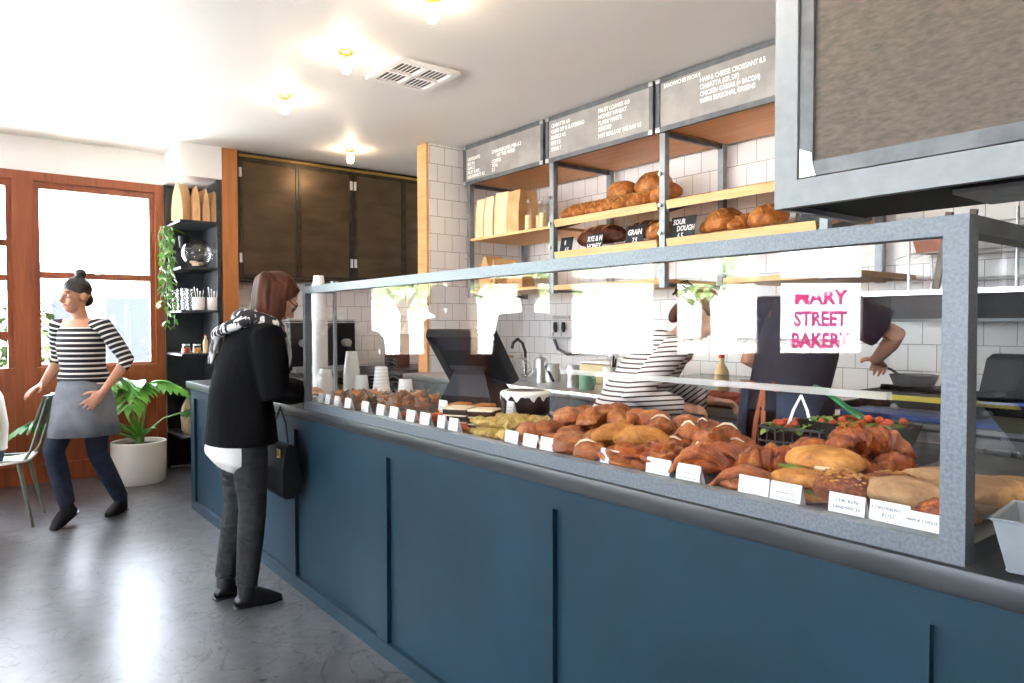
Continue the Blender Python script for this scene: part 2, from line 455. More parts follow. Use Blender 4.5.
# ============================================================ the setting
CZ = 2.91
struct('floor', MB().b2(-7.4, 2.8, -5.3, 4.5, -.12, 0), 'concrete', label='grey polished concrete floor of the bakery')
struct('ceiling', MB().b2(-7.5, 2.9, -5.4, 4.7, CZ, CZ+.2), 'ceil', label='white painted ceiling of the bakery')
struct('wall_end', MB().b2(.12, 2.8, 4.3, 4.5, 0, CZ), 'blacksteel', label='unseen wall past the tiles, made dark to cut end-glass reflections')  # unseen stretch added dark so the case end glass mirrors less
struct('wall_back', MB().b2(-5.5, .12, 4.3, 4.5, 0, CZ), 'tileX', label='white square tiled wall behind the kitchen')
struct('wall_right', MB().b2(2.6, 2.8, -5.3, 4.3, 0, CZ), 'shadepaint', label='unseen right end wall, greyed to cut reflections and bounce light')  # unseen; grey finish picked to weaken reflections and bounce light
struct('wall_left', MB().b2(-7.35, -7.2, -.33, 1.53, 2.62, CZ).b2(-7.35, -7.2, 1.53, 4.5, 0, CZ), 'white', label='white wall above the wooden windows')
struct('wall_corner', MB().b2(-7.2, -5.5, 4.3, 4.5, 0, CZ), 'white', label='white wall in the corner behind the steel cupboards')
struct('wall_partition', MB().b2(-5.5, -5.345, 3.26, 4.3, 0, CZ-.002), 'tileY', label='white tiled partition wall beside the bread shelves')
struct('trim_1', MB().b2(-5.5, -5.35, 3.235, 3.26, 0, CZ-.004), 'pinedark', label='pale wooden end board of the tiled partition')
struct('trim_2', MB().b2(-6.72, -6.598, 1.885, 2.02, 0, CZ-.004), 'orangewood', label='orange wooden post beside the black corner shelves')
struct('wall_niche', MB().b2(-6.95, -6.85, 2.02, 4.3, 0, 1.74), 'tileY', label='tiled wall below the bronze cupboards')
struct('wall_bulkhead', MB().b2(-7.2, -6.6, 1.53, 1.885, 2.625, CZ-.001), 'white', label='white boxed bulkhead above the black corner shelves')

def window(name, p, u, w, rows, label, casing=.075, z0=.95, z1=2.62, mull=None, panel=True):
    """timber window in a wall: p start of the opening, u along the wall, outward to its left"""
    a = math.atan2(u[1], u[0])
    r = thing(name, label, 'window', (p[0], p[1], 0), a, kind='structure')
    f = MB()
    f.b2(0, casing, -.02, .12, z0-.03, z1).b2(w-casing, w, -.02, .12, z0-.03, z1)
    f.b2(casing, w-casing, -.02, .12, z1-.075, z1).b2(casing, w-casing, -.035, .12, z0-.03, z0+.03)
    x0, x1 = casing, w-casing
    part('window_frame', f, 'redwood', r)
    sh = MB(); st = .042
    lo = min(q[0] for q in rows); hi = max(q[1] for q in rows)
    sh.b2(x0, x0+st, .015, .07, z0+.03, z1-.075).b2(x1-st, x1, .015, .07, z0+.03, z1-.075)
    zs = sorted(rows); edges = [z0+.03]+[q for r_ in zs for q in r_]+[z1-.075]
    for k in range(0, len(edges), 2):
        if edges[k+1]-edges[k] > .002: sh.b2(x0+st, x1-st, .015+.002*(k % 4), .07, edges[k], edges[k+1])
    part('sash', sh, 'redwood', r)
    for za, zb in zs:
        part('pane', MB().b2(x0+st-.004, x1-st+.004, .038, .044, za-.004, zb+.004), 'glass', r)
    if panel:
        q = MB(); q.b2(0, w, .0, .12, .0, z0-.03)
        q.b2(0, w, -.02, 0, 0, .16).b2(0, w, -.02, 0, z0-.16, z0-.03)
        n = max(1, round(w/.6))
        for i in range(n+1):
            c = .04+(w-.08)*i/n; q.b2(c-.04, c+.04, -.02, 0, .16, z0-.16)
        part('wood_panelling', q, 'redwood', r)
    return r

w1 = window('window_1', (-7.2, .455), (0, 1), 1.075, [(1.0, 1.735), (1.79, 2.49)], 'wooden sash window behind the walking waitress')
part('sash_lock', MB().b2(.52, .56, -.005, .02, 1.775, 1.80).cyl((.54, 0, 1.80), (.58, 0, 1.815), .006), 'steel', w1)
window('window_2', (-7.2, -.33), (0, 1), .785, [(.985, 1.215), (1.285, 1.705), (1.755, 1.99), (2.045, 2.49)], 'wooden window of four stacked panes at the far left')
# the angled street front behind the camera, seen only as reflections in the counter glass
ch_u = V((-.6149, .7886)); ch0 = V((-7.2, -.33)) - ch_u*6.05
def chp(s): return V((-7.2, -.33)) - ch_u*s
spans = [(.49, 1.43), (1.54, 2.515), (2.615, 3.62), (3.73, 4.725), (4.82, 5.83)]
solid = MB(); s0 = 0
def chbox(mb, sa, sb, z0, z1, t0=0, t1=.13):
    a, b = chp(sa), chp(sb); n = V((-.7886, -.6149))
    poly = [a+n*t0, b+n*t0, b+n*t1, a+n*t1]
    mb.rings([[V((q.x, q.y, z0)) for q in poly], [V((q.x, q.y, z1)) for q in poly]])
prev = 0
for i, (a, b) in enumerate(spans):
    chbox(solid, prev, a, 0, 2.62); prev = b
    window('window_%d' % (i+3), tuple(chp(b)), tuple(ch_u), b-a, [(1.02, 1.76), (1.82, 2.5)], ['wooden sash window of the angled street front, %s from the corner' % ORD[i]][0], casing=.03, z0=.985)
chbox(solid, prev, 6.05, 0, 2.62)
struct('trim_3', solid, 'redwood', label='wooden piers between the windows of the angled street front')
band = MB(); chbox(band, 0, 6.05, 2.62, CZ); struct('wall_street', band, 'white', label='white band above the windows of the angled street front')
e = chp(6.05)
fw = MB(); yb = e.y
fw.b2(e.x-.05, -1.9, yb-.15, yb, 0, CZ).b2(1.9, 2.8, yb-.15, yb, 0, CZ).b2(-1.9, 1.9, yb-.15, yb, 2.62, CZ)
struct('wall_front', fw, 'white', label='white front wall behind the camera')
for i in range(3):
    window('window_%d' % (i+8), (1.9-1.2667*i, yb), (-1, 0), 1.2667, [(1.02, 1.76), (1.82, 2.5)], 'wooden sash window of the straight street front, %s from the right' % ORD[i])

# ceiling fittings
vt = thing('ceiling_vent', 'square white air vent of four louvred panels on the ceiling', 'air vent', (-3.95, 2.295, CZ))
f = MB()
for a, b, c, d in ((-.215, .215, -.215, -.175), (-.215, .215, .175, .215), (-.215, -.175, -.175, .175), (.175, .215, -.175, .175), (-.012, .012, -.175, .175), (-.175, .175, -.012, .012)):
    f.b2(a, b, c, d, -.02, 0)
part('vent_frame', f, 'white', vt)
part('vent_backing', MB().b2(-.18, .18, -.18, .18, -.003, -.0005), 'ventdark', vt)
sl = MB()
for qx in (-.095, .095):
    for qy in (-.095, .095):
        for k in range(6):
            sl.box((qx, qy-.07+.028*k, -.011), (.155, .018, .003), rot=Matrix.Rotation(R(38), 3, 'X'))
part('louvres', sl, 'white', vt)
def bulb(x, y, label):
    t = thing('ceiling_bulb', label, 'light bulb', (x, y, CZ), group='bare bulbs on the ceiling')
    part('lampholder', MB().lathe([(.0, 0), (.045, 0), (.045, -.012), (.02, -.02), (.018, -.04), (.0, -.04)], n=18), 'brass', t)
    part('bulb', MB().lathe([(.012, -.035), (.014, -.05), (.024, -.068), (.031, -.09), (.029, -.108), (.018, -.122), (0, -.127)], n=18), 'bulb', t)
    return t
b0 = bulb(-2.96, 1.83, 'bare lit bulb at the top edge of the photo, nearest the vent from the front')
dup(b0, (-3.86, 1.80, CZ), label='bare lit bulb on the ceiling just left of the square vent')
dup(b0, (-4.85, 1.81, CZ), label='bare lit bulb on the ceiling above the woman at the counter')
dup(b0, (-5.97, 2.82, CZ), label='bare lit bulb on the ceiling closest to the bronze cupboards')

for i_, x_ in enumerate((-2.02, -.10, .86)): dup(b0, (x_, 1.84, CZ), label='added unseen bulb on the ceiling lighting the kitchen, %s right of the frame-top bulb' % ORD[i_])  # unseen bulbs added to brighten the kitchen and ceiling
for o_ in [o_ for o_ in bpy.data.objects if o_.name.split('.')[0] == 'bulb' and o_.parent.location.x > -2.5]: o_.data = o_.data.copy(); o_.data.materials[0] = M['fillbulb']
# ============================================================ bronze cupboards on the far wall
def cupboard(y0, y1, label, hl, cols):
    t = thing('wall_cupboard', label, 'cupboard', (-6.6, (y0+y1)/2, 1.74), group='bronze cupboards along the far wall')
    w = (y1-y0)/2
    part('body', MB().b2(-.34, -.03, -w, w, 0, 1.165).b2(-.03, -.004, -w, w, 1.10, 1.15).b2(-.03, -.004, -w, w, 0, .03).b2(-.03, -.006, -w, -w+.012, .03, 1.1).b2(-.03, -.006, w-.012, w, .03, 1.1), 'bronzedark', t)
    n = cols
    for k in range(n):
        a = -w+.014+(2*w-.028)*k/n; b = -w+.014+(2*w-.028)*(k+1)/n-.004
        d = part('door', MB().b2(-.028, -.008, a+.022, b-.022, .055, 1.075), 'bronze', t)
        part('door_frame', MB().b2(-.03, .002, a, a+.026, .032, 1.098).b2(-.03, .002, b-.026, b, .032, 1.098).b2(-.03, .002, a+.026, b-.026, 1.072, 1.098).b2(-.03, .002, a+.026, b-.026, .032, .058), 'bronzedark', d)
        hs = a-.002 if k == 0 else b-.006
        for z in (.16, .93):
            part('hinge', MB().b2(.0, .008, hs-.012, hs+.016, z, z+.085).cyl((.008, hs+.002, z), (.008, hs+.002, z+.085), .006), 'steel', d)
    part('top_rail', MB().cyl((.0, -w, 1.125), (.0, w, 1.125), .013), 'brass', t)
    return t
cupboard(2.03, 3.145, 'bronze two-door wall cupboard beside the orange wooden post', 0, 2)
cupboard(3.15, 4.29, 'bronze two-door wall cupboard half hidden by the tiled partition', 0, 2)

# ============================================================ black corner shelves and what stands on them
cs = thing('corner_shelving', 'tall black steel corner shelving beside the window', 'shelving', (-6.9, 1.705, 0))
part('back_panel', MB().b2(-7.197, -7.18, 1.535, 1.88, .02, 2.62), 'blacksteel', cs, world=True)
part('side_panel', MB().b2(-7.18, -6.61, 1.865, 1.88, .02, 2.62), 'blacksteel', cs, world=True)
SZ = [2.245, 1.84, 1.465, 1.085, .74, .36]
for z in SZ: part('shelf', MB().b2(-7.18, -6.605, 1.535, 1.865, z-.02, z), 'blacksteel', cs, world=True)
part('edge_post', MB().b2(-6.63, -6.605, 1.84, 1.865, .0, 2.62).b2(-7.18, -7.155, 1.535, 1.55, 0, 2.62), 'blacksteel', cs, world=True)

def paperbag(w, d, h, name='paper_bag', mat='kraft', fold=True):
    b = MB(); rs = []
    for z, k, tw in ((0, 1, 0), (h*.3, 1.02, .0), (h*.65, .97, 0), (h*.85, .85, 0), (h, .82, 0)):
        pinch = 1 if z < h*.5 else (1-.86*(z/h-.5)/.5 if fold else 1)
        x, y = w/2*(k if not fold else 1), d/2*pinch
        rs.append([V((-x, -y, z)), V((0, -y*(.8 if z > 0 else 1), z)), V((x, -y, z)), V((x*.96, 0, z)), V((x, y, z)), V((0, y*(.8 if z > 0 else 1), z)), V((-x, y, z)), V((-x*.96, 0, z))])
    return b.rings(rs)
def bag(loc, rz, label, w=.16, d=.10, h=.3, mat='kraft', group=None, fold=True):
    t = thing('paper_bag', label, 'paper bag', loc, rz, group)
    part('bag_body', paperbag(w, d, h, fold=fold), mat, t, smooth=False)
    return t
g = 'paper bags on the top black shelf'
bag((-6.80, 1.60, SZ[0]), R(-38), 'large pale paper bag at the window end of the top black shelf', .20, .10, .335, 'kraftpale', g)
bag((-6.74, 1.690, SZ[0]), R(-6), 'brown paper bag second from the window on the top black shelf', .20, .062, .31, 'kraft', g)
bag((-6.74, 1.758, SZ[0]), R(2), 'brown paper bag third from the window on the top black shelf', .20, .060, .29, 'kraft', g)
bag((-6.74, 1.825, SZ[0]), R(4), 'brown paper bag against the post side of the top black shelf', .20, .060, .275, 'kraft', g)

gb = thing('glass_bowl', 'round clear glass fishbowl on the second black shelf', 'bowl', (-6.78, 1.715, SZ[1]))
prof = []
for k in range(15):
    a = R(-78+150*k/14); prof.append((.135*math.cos(a), .135+.135*math.sin(a)))
inner = [(r_*.965, .135+(z_-.135)*.965) for r_, z_ in reversed(prof)]
part('bowl_glass', MB().lathe([(0, .002)]+prof+inner+[(0, .008)], n=32), 'glass', gb)
part('paper_slips', MB().box((.01, 0, .035), (.09, .05, .02), rz=.4).box((-.02, .03, .05), (.06, .05, .015), rz=-.6).box((.0, -.03, .055), (.05, .05, .02), rz=1.0), 'kraftpale', gb)

def cupshape(r0, r1, h, n=20, rim=.003):
    return MB().lathe([(0, 0), (r0, 0), (r1, h), (r1+rim, h), (r1+rim, h+.004), (r1-.002, h+.004), (r0-.003, .006), (0, .006)], n=n)
def tumbler(loc, label, r=.028, h=.14, group=None):
    t = thing('glass_tumbler', label, 'glass', loc, group=group)
    part('tumbler_body', MB().lathe([(0, 0), (r*.85, 0), (r, h), (r-.003, h), (r*.85-.003, .01), (0, .01)], n=18), 'glass', t)
    return t
for i, (x, y) in enumerate(((-6.95, 1.565), (-6.80, 1.57), (-6.68, 1.575), (-6.90, 1.63), (-6.75, 1.64))):
    tumbler((x, y, SZ[2]), ['tall clear glass at the back window corner of the third black shelf', 'tall clear glass in the middle of the window row on the third black shelf', 'tall clear glass at the front edge of the third black shelf, window end', 'tall clear glass in the second row on the third black shelf, further back', 'tall clear glass beside the white canisters on the third black shelf'][i], .026, .19, 'tall glasses on the third black shelf')
def canister(loc, label, kind):
    t = thing('canister', label, 'canister', loc, group='white canisters on the third black shelf')
    part('canister_body', MB().lathe([(0, 0), (.048, 0), (.05, .003), (.05, .115), (.046, .115), (.046, .01), (0, .01)], n=24), 'papercup', t)
    for k in range(4):
        a = k*1.6; p0 = V((.015*math.cos(a), .015*math.sin(a), .012)); p1 = V((.04*math.cos(a), .04*math.sin(a), .165+.012*k))
        part('spoon', MB().tube([p0, p0.lerp(p1, .75), p1], [.004, .004, .011], 8, flat=.4, rnd=True), 'papercup', t)
    return t
canister((-6.70, 1.705, SZ[2]), 'white canister of spoons left of its twin on the third black shelf', 0)
canister((-6.67, 1.815, SZ[2]), 'white canister of spoons on the post side of the third black shelf', 1)

def jar(loc, label, fill, r=.035, h=.085, lid='steel'):
    t = thing('jar', label, 'jar', loc, group='preserve jars on the fourth black shelf')
    part('jar_glass', MB().lathe([(0, 0), (r, 0), (r, h*.8), (r*.8, h*.92), (r*.8, h)], n=20), 'glass', t)
    part('contents', MB().lathe([(0, .003), (r*.93, .003), (r*.93, h*.72), (0, h*.72)], n=20), fill, t)
    part('lid', MB().lathe([(0, h), (r*.86, h), (r*.86, h+.012), (0, h+.012)], n=20), lid, t)
    return t
jar((-6.67, 1.585, SZ[3]), 'jar of dark red jam at the window end of the fourth black shelf', 'tomato', .034, .07)
jar((-6.66, 1.672, SZ[3]), 'jar of orange marmalade beside the red jam jar', 'golden', .034, .068)
def bottle(loc, label, mat, r=.026, h=.2, cap='redcap', cat='bottle', group=None, fill=None):
    t = thing('bottle', label, cat, loc, group=group)
    part('bottle_body', MB().lathe([(0, 0), (r, 0), (r, h*.58), (r*.8, h*.68), (r*.36, h*.8), (r*.36, h*.93), (0, h*.93)], n=20), mat, t)
    part('cap', MB().lathe([(0, h*.93), (r*.42, h*.93), (r*.38, h), (0, h)], n=16), cap, t)
    if fill: part('contents', MB().lathe([(0, .004), (r*.9, .004), (r*.9, h*.5), (0, h*.5)], n=20), fill, t)
    return t
bottle((-6.66, 1.745, SZ[3]), 'slim pale sauce bottle beside the marmalade jar', 'sauce', .022, .165, 'tomato')
bottle((-6.65, 1.81, SZ[3]), 'slim clear bottle with pink liquid by the post on the fourth black shelf', 'glass', .023, .17, 'steel', fill='skinlight')
# hessian sacks on the low shelf
def sack(loc, rz, label, s=1):
    t = thing('hessian_sack', label, 'sack', loc, rz, 'hessian sacks on the lowest black shelf')
    b = MB(); rng = random.Random(label)
    rs = []
    for z, k in ((0, .8), (.05, 1.02), (.16, 1.06), (.28, .98), (.36, .7), (.385, .35)):
        rs.append([V((.15*k*math.cos(2*PI*i/20)*(1+.09*math.sin(3*i+z*20)), .125*k*math.sin(2*PI*i/20)*(1+.1*math.cos(4*i+z*11)), z*s)) for i in range(20)])
    part('sack_body', b.rings(rs), 'burlap', t)
    return t
sack((-6.76, 1.70, SZ[5]), .3, 'plump hessian sack at the window side of the lowest black shelf', .88)
sk = sack((-6.41, 1.745, 0), .9, 'hessian sack standing on the floor between the black shelves and the counter end', 1.5)
sk['group'] = 'sacks by the black shelves'
# trailing plant
def leafshape(l, w, bend=.2):
    """pointed leaf along +x from the origin, cupped"""
    rows = []
    for k in range(5):
        t = k/4; x = l*t; hw = w/2*math.sin(PI*min(1, .06+.94*t)**.8) if t < 1 else .0005
        z = -bend*l*t*t
        rows.append([V((x, -hw, z+.25*hw)), V((x, 0, z)), V((x, hw, z+.25*hw))])
    return rows
def leafmesh(mb, p, d, l, w, up=(0, 0, 1), bend=.3):
    d = V(d).normalized(); a = V(up).cross(d)
    a = a.normalized() if a.length > 1e-3 else d.orthogonal().normalized()
    u = d.cross(a); m = Matrix((d, a, u)).transposed()
    mb.quadgrid([[m @ q+V(p) for q in r] for r in leafshape(l, w, bend)])
ivy = thing('trailing_plant', 'leafy green plant trailing down from the second black shelf beside the window', 'plant', (-6.66, 1.56, SZ[0]-.02))
rng = random.Random(3); lv = MB(); lv2 = MB(); st = MB()
for k in range(9):
    x = rng.uniform(-.06, .10); y = rng.uniform(-.17, -.04); ln = rng.uniform(.35, .90)
    pts = [V((x*.3-.05, .03, -.09)), V((x, y, -.05))]
    for j in range(1, 9): pts.append(V((x+rng.uniform(-.02, .02), y+rng.uniform(-.02, .02)-.01, -.05-ln*j/8)))
    st.tube(pts, .003, 5)
    for j in range(int(ln*30)):
        q = pts[1].lerp(pts[-1], rng.random()); a = rng.uniform(0, 2*PI)
        leafmesh(lv if rng.random() < .6 else lv2, q+V((0, 0, rng.uniform(-.01, .01))), (math.cos(a), math.sin(a), -.6), rng.uniform(.04, .065), rng.uniform(.03, .042))
part('stems', st, 'stem', ivy); part('leaves', lv, 'ivy', ivy); part('paler_leaves', lv2, 'leaf', ivy)
part('pot', MB().lathe([(0, -.20), (.05, -.20), (.062, -.10), (.058, -.10), (.046, -.19), (0, -.19)], c=(-.16, .07, -.003), n=20), 'blackmatt', ivy)

# ============================================================ potted split-leaf plant on the floor
pl = thing('potted_plant', 'split-leaf green plant in a wide cream pot on the floor by the window', 'potted plant', (-6.74, 1.215, 0))
part('pot', MB().lathe([(0, 0), (.195, 0), (.205, .012), (.212, .17), (.215, .345), (.205, .35), (.196, .345), (.196, .30), (0, .30)], n=40), 'pot', pl)
part('soil', MB().lathe([(0, .301), (.195, .301), (.17, .315), (0, .325)], n=24), 'soil', pl)
part('stem_base', MB().tube([(0, 0, .30), (.01, .01, .36), (.015, .02, .44)], [.035, .032, .026], 10), 'stem', pl)
def splitleaf(tip, base, size, parent, mat='leaf', seed=0):
    """leaf stalk from base to tip, then a drooping lobed blade"""
    rng = random.Random(seed); base, tip = V(base), V(tip)
    mid = base.lerp(tip, .55)+V((0, 0, .05))
    stalk = part('leaf_stalk', MB().tube([base, mid, tip], [.011, .009, .007], 8), 'stem', parent)
    d = tip-base; d.z = 0
    d = d.normalized() if d.length > .03 else V((1, 0, 0))
    a = V((-d.y, d.x, 0)); b = MB()
    spine = [tip+d*size*t+V((0, 0, .12*size*math.sin(t*2.2)-.55*size*t*t)) for t in [k/9 for k in range(10)]]
    for k in range(9): # narrow web along the midrib then fingers
        pass
    b.quadgrid([[q-a*size*.26*math.sin(PI*(.15+.8*i/9))+V((0, 0, .01)), q, q+a*size*.26*math.sin(PI*(.15+.8*i/9))+V((0, 0, .01))] for i, q in enumerate(spine)])
    for i in range(0, 10):
        q = spine[i]; t = i/9
        for sgn in (-1, 1):
            dirv = (a*sgn*(1-.35*t)+d*(-.35+1.25*t)).normalized()
            leafmesh(b, q+a*sgn*size*.05, (dirv.x, dirv.y, -.18-.25*rng.random()), size*(.62-.25*abs(t-.35)), size*.24, bend=.30)
    leafmesh(b, spine[-1], (d.x, d.y, -.5), size*.4, size*.14)
    part('leaf_blade', b, mat, stalk)
for i, (tip, s, m_) in enumerate((((.07, -.02, .86), .34, 'leaf'), ((.16, -.16, .90), .28, 'leaf'), ((.02, .10, .84), .28, 'leaf'), ((.10, .34, .58), .15, 'leafdark'), ((.0, -.44, .70), .26, 'leafdark'), ((-.08, -.64, .56), .24, 'leafdark'), ((-.10, -.22, .84), .26, 'leafdark'))):
    splitleaf(tip, (.012*math.cos(i), .012*math.sin(i), .36), s, pl, m_, i)
for i in range(7):
    a = -2.6+.45*i
    b = MB(); leafmesh(b, (.01, .01, .36), (math.cos(a), math.sin(a), .9+.3*(i % 3)), .42, .045, bend=.45); part('young_leaf', b, 'leaf', pl)
# ============================================================ the counter
XL, XR = -5.52, .62
ct = thing('shop_counter', 'long blue panelled shop counter with a dark steel worktop', 'counter', (-2.45, 1.69, 0))
body = MB().b2(XL+.02, XR, 1.353, 2.03, 0, .88)
part('carcass', body, 'blue', ct, world=True)
fr = MB()
fr.b2(XL+.005, XR, 1.335, 1.353, .812, .88).b2(XL+.005, XR, 1.333, 1.353, 0, .035+.03)
seams = [-5.44, -4.50, -3.52, -2.545, -1.545, -.545, .45]
for x in seams: fr.b2(x-.075, x+.02, 1.335, 1.353, .065, .812)
fr.b2(XL, XL+.02, 1.335, 2.03, 0, .88)
part('panel_framing', fr, 'blue', ct, world=True, smooth=False)
wt = MB().b2(XL-.015, XR, 1.31, 2.06, .881, .93, .004)
part('return_carcass', MB().b2(-.86, XR, 2.03, 2.50, 0, .884), 'blue', ct, world=True)
part('return_top', MB().b2(-.88, XR, 2.06, 2.52, .884, .93), 'worktop', ct, world=True)
part('worktop', wt, 'worktop', ct, world=True)

# ============================================================ glass display case
dc = thing('display_case', 'long glass display case in a galvanised steel frame on the blue counter', 'display case', (-1.9, 1.6, .93))
X0, X1, Y0 = -3.345, -.468, 1.325
part('top_rail', MB().b2(X0+.03, X1-.04, Y0, Y0+.04, 1.487, 1.521), 'galv', dc, world=True)
part('bottom_rail', MB().b2(X0+.03, X1-.04, Y0, Y0+.04, .93, .966), 'galv', dc, world=True)
part('post', MB().b2(X1-.04, X1, Y0, Y0+.04, .93, 1.521), 'galv', dc, world=True)
part('post', MB().b2(X0, X0+.03, Y0, Y0+.03, .93, 1.535), 'galv', dc, world=True)
part('post', MB().b2(X0+.008, X0+.024, 1.475, 1.49, .93, 1.53).b2(X0+.002, X0+.03, 1.468, 1.497, 1.53, 1.552), 'lightframe', dc, world=True)
part('post', MB().b2(X1-.03, X1, 1.86, 1.89, .93, 1.521), 'galv', dc, world=True)
part('end_rail', MB().b2(X1-.04, X1, Y0+.04, 1.86, 1.490, 1.521), 'darksteel', dc, world=True)
part('end_rail', MB().b2(X1-.04, X1, Y0+.04, 1.86, .93, .962), 'darksteel', dc, world=True)
part('end_rail', MB().b2(X0+.005, X0+.025, Y0+.03, 1.475, 1.49, 1.515), 'galv', dc, world=True)
part('end_rail', MB().b2(X0+.005, X0+.025, Y0+.03, 1.475, .93, .955), 'galv', dc, world=True)
part('front_glass', MB().b2(X0+.028, X1-.038, Y0+.016, Y0+.022, .964, 1.489), 'glass', dc, world=True)
part('end_glass', MB().b2(X1-.024, X1-.018, Y0+.038, 1.862, .96, 1.492), 'glass', dc, world=True)
part('end_glass', MB().b2(X0+.012, X0+.018, Y0+.03, 1.476, .953, 1.492), 'glass', dc, world=True)
tr = MB()
TRY = [(1.37, 1.62, .944), (1.62, 1.885, .948)]
for a, b, z in TRY: tr.b2(X0+.05, X1-.045, a, b, .931, z)
rr_ = MB().b2(-2.13, -.86, 1.905, 1.935, 1.139, 1.157)
part('rear_rail', rr_, 'acrylic', dc, world=True)
for x in (-2.10, -1.48, -.89): part('rail_leg', MB().b2(x-.006, x+.006, 1.913, 1.927, .931, 1.137), 'plastic', dc, world=True)
o = part('base_tray', tr, 'darksteel', dc, world=True, smooth=False)

# ============================================================ bread rack with the menu boards
rk = thing('bread_rack', 'grey steel wall rack of pale wooden bread shelves hanging over the back bench', 'shelving', (-3.6, 3.95, 1.57))
PX = [-5.235, -4.12, -3.04, -1.955]
pw = .022
for x in PX:
    for y in (3.62, 4.235):
        part('upright', MB().b2(x-pw, x+pw, y-pw, y+pw, 1.57, 2.905), 'postgrey', rk, world=True)
    part('side_brace', MB().b2(x-.012, x+.012, 3.642, 4.213, 2.545, 2.575), 'darksteel', rk, world=True)
    part('side_brace', MB().b2(x-.012, x+.012, 3.642, 4.213, 1.578, 1.60), 'darksteel', rk, world=True)
    kn = MB()
    for z in (1.92, 2.10, 2.30): kn.cyl((x-.005, 3.6, z), (x-.005, 3.575, z), .012)
    part('clamp_knob', kn, 'steel', rk, world=True)
for a, b in zip(PX, PX[1:]):
    part('top_board', MB().b2(a+.024, b-.024, 3.60, 4.25, 2.58, 2.60), 'pinedark', rk, world=True)
def tilted_tray(a, b, y0, z0, depth, ang, lip=.05):
    """pine tray sloping up to the back, front edge at y0, z0"""
    c, s = math.cos(R(ang)), math.sin(R(ang))
    def pt(x, u, v): return V((x, y0+u*c-v*s, z0+u*s+v*c))
    def slab(mb, xa, xb, u0, u1, v0, v1):
        mb.rings([[pt(xa, u0, v0), pt(xa, u1, v0), pt(xa, u1, v1), pt(xa, u0, v1)], [pt(xb, u0, v0), pt(xb, u1, v0), pt(xb, u1, v1), pt(xb, u0, v1)]])
    t = MB(); slab(t, a, b, 0, depth, 0, .018)
    slab(t, a, b, -.018, 0, -.004, lip)
    o = part('bread_tray', t, 'pine', rk, world=True, smooth=False)
    e = MB(); slab(e, a-.014, a-.002, .0, depth, -.03, .005); slab(e, b+.002, b+.014, .0, depth, -.03, .005)
    part('tray_bracket', e, 'darksteel', rk, world=True, smooth=False)
    return lambda x, u, v=.018: pt(x, u, v)
trays = {}
ANG = 16
for bay, (a, b) in enumerate(zip(PX, PX[1:])):
    a2, b2 = a+.04, b-.04
    if bay == 0:
        part('shelf', MB().b2(a2-.014, b2+.014, 3.60, 4.21, 2.068, 2.09), 'pine', rk, world=True)
        part('shelf', MB().b2(a2-.014, b2+.014, 3.60, 4.21, 1.61, 1.632), 'pine', rk, world=True)
    else:
        trays[bay, 0] = tilted_tray(a2, b2, 3.615, 2.08, .58, ANG)
        trays[bay, 1] = tilted_tray(a2, b2, 3.615, 1.84, .58, ANG-4, .045)
        if bay == 1: part('shelf', MB().b2(a2-.014, b2+.014, 3.60, 4.21, 1.595, 1.63), 'pine', rk, world=True)
        else: part('shelf', MB().b2(-2.56, b2+.25, 3.58, 4.21, 1.575, 1.605), 'pine', rk, world=True)

def menuboard(x0, x1, items, label):
    t = thing('menu_board', label, 'menu board', ((x0+x1)/2, 3.57, 2.56), group='grey menu boards along the ceiling')
    w = (x1-x0)/2; h = .342
    part('panel', MB().b2(-w+.03, w-.03, .006, .02, .03, h-.03), 'board', t)
    part('board_frame', MB().b2(-w, w, 0, .028, 0, .032).b2(-w, w, 0, .028, h-.032, h).b2(-w, -w+.032, 0, .028, .032, h-.032).b2(w-.032, w, 0, .028, .032, h-.032), 'darksteel', t, smooth=False)
    cb = MB()
    for sx in (-1, 1):
        for z in (.016, h-.016): cb.box((sx*(w-.018), -.003, z), (.036, .006, .03), bev=.002)
    part('corner_plate', cb, 'steel', t)
    m = Matrix(((1, 0, 0, 0), (0, 0, -1, .0055), (0, 1, 0, 0), (0, 0, 0, 1)))
    part('lettering', textblock([(s, x-w, y, sz, 'LEFT', sx, .0007) for s, x, y, sz, sx in items], m), 'chalk', t, smooth=False)
    return t
L = .041
menuboard(-5.275, -4.185, [('CROISSANTS', .06, .205, L, .8), ('REG 4.0', .06, .165, L, .8), ('ALM 5.5', .06, .128, L, .8), ('FRUIT BUNS', .06, .09, L, .8), ('DOUGHNUTS 4.5', .06, .052, L, .8),
    ('CHANGEOVER PIES 6.5', .42, .205, L, .95), ('OF THE WEEK', .49, .168, L, .95), ('COFFEE', .42, .125, L, .9), ('TEAS', .42, .09, L, .9), ('3.5', .42, .055, L, .9)], 'grey menu board nearest the tiled partition wall')
menuboard(-4.155, -3.095, [('CIABATTA 4.0', .06, .255, L, .8), ('OLIVE DIP & FLATBREAD', .06, .212, L, .8), ('BAGELS 4.5', .06, .168, L, .8), ('RYE 7.5', .06, .125, L, .8), ('SOUR 7', .06, .08, L, .8),
    ('FRUIT LOAVES 8.0', .56, .25, L, .9), ('HONEY WHEAT', .56, .208, L, .9), ('PLAIN WHITE', .56, .165, L, .9), ('SEEDED', .56, .123, L, .9), ('HOT ROLLS OF THE DAY 4.5', .56, .075, L, .76)], 'grey menu board in the middle of the three')
menuboard(-3.07, -1.95, [('SANDWICHES FROM 8', .06, .272, .036, .78), ('HAM & CHEESE CROISSANT 8.5', .34, .235, L, .78), ('CIABATTA (GF, DF)', .34, .192, L, .78), ('CHICKEN CAESAR (+ BACON)', .34, .150, L, .74), ('WITH SEASONAL GREENS', .34, .108, L, .8)], 'grey menu board next to the hanging steel cabinet, listing sandwiches')

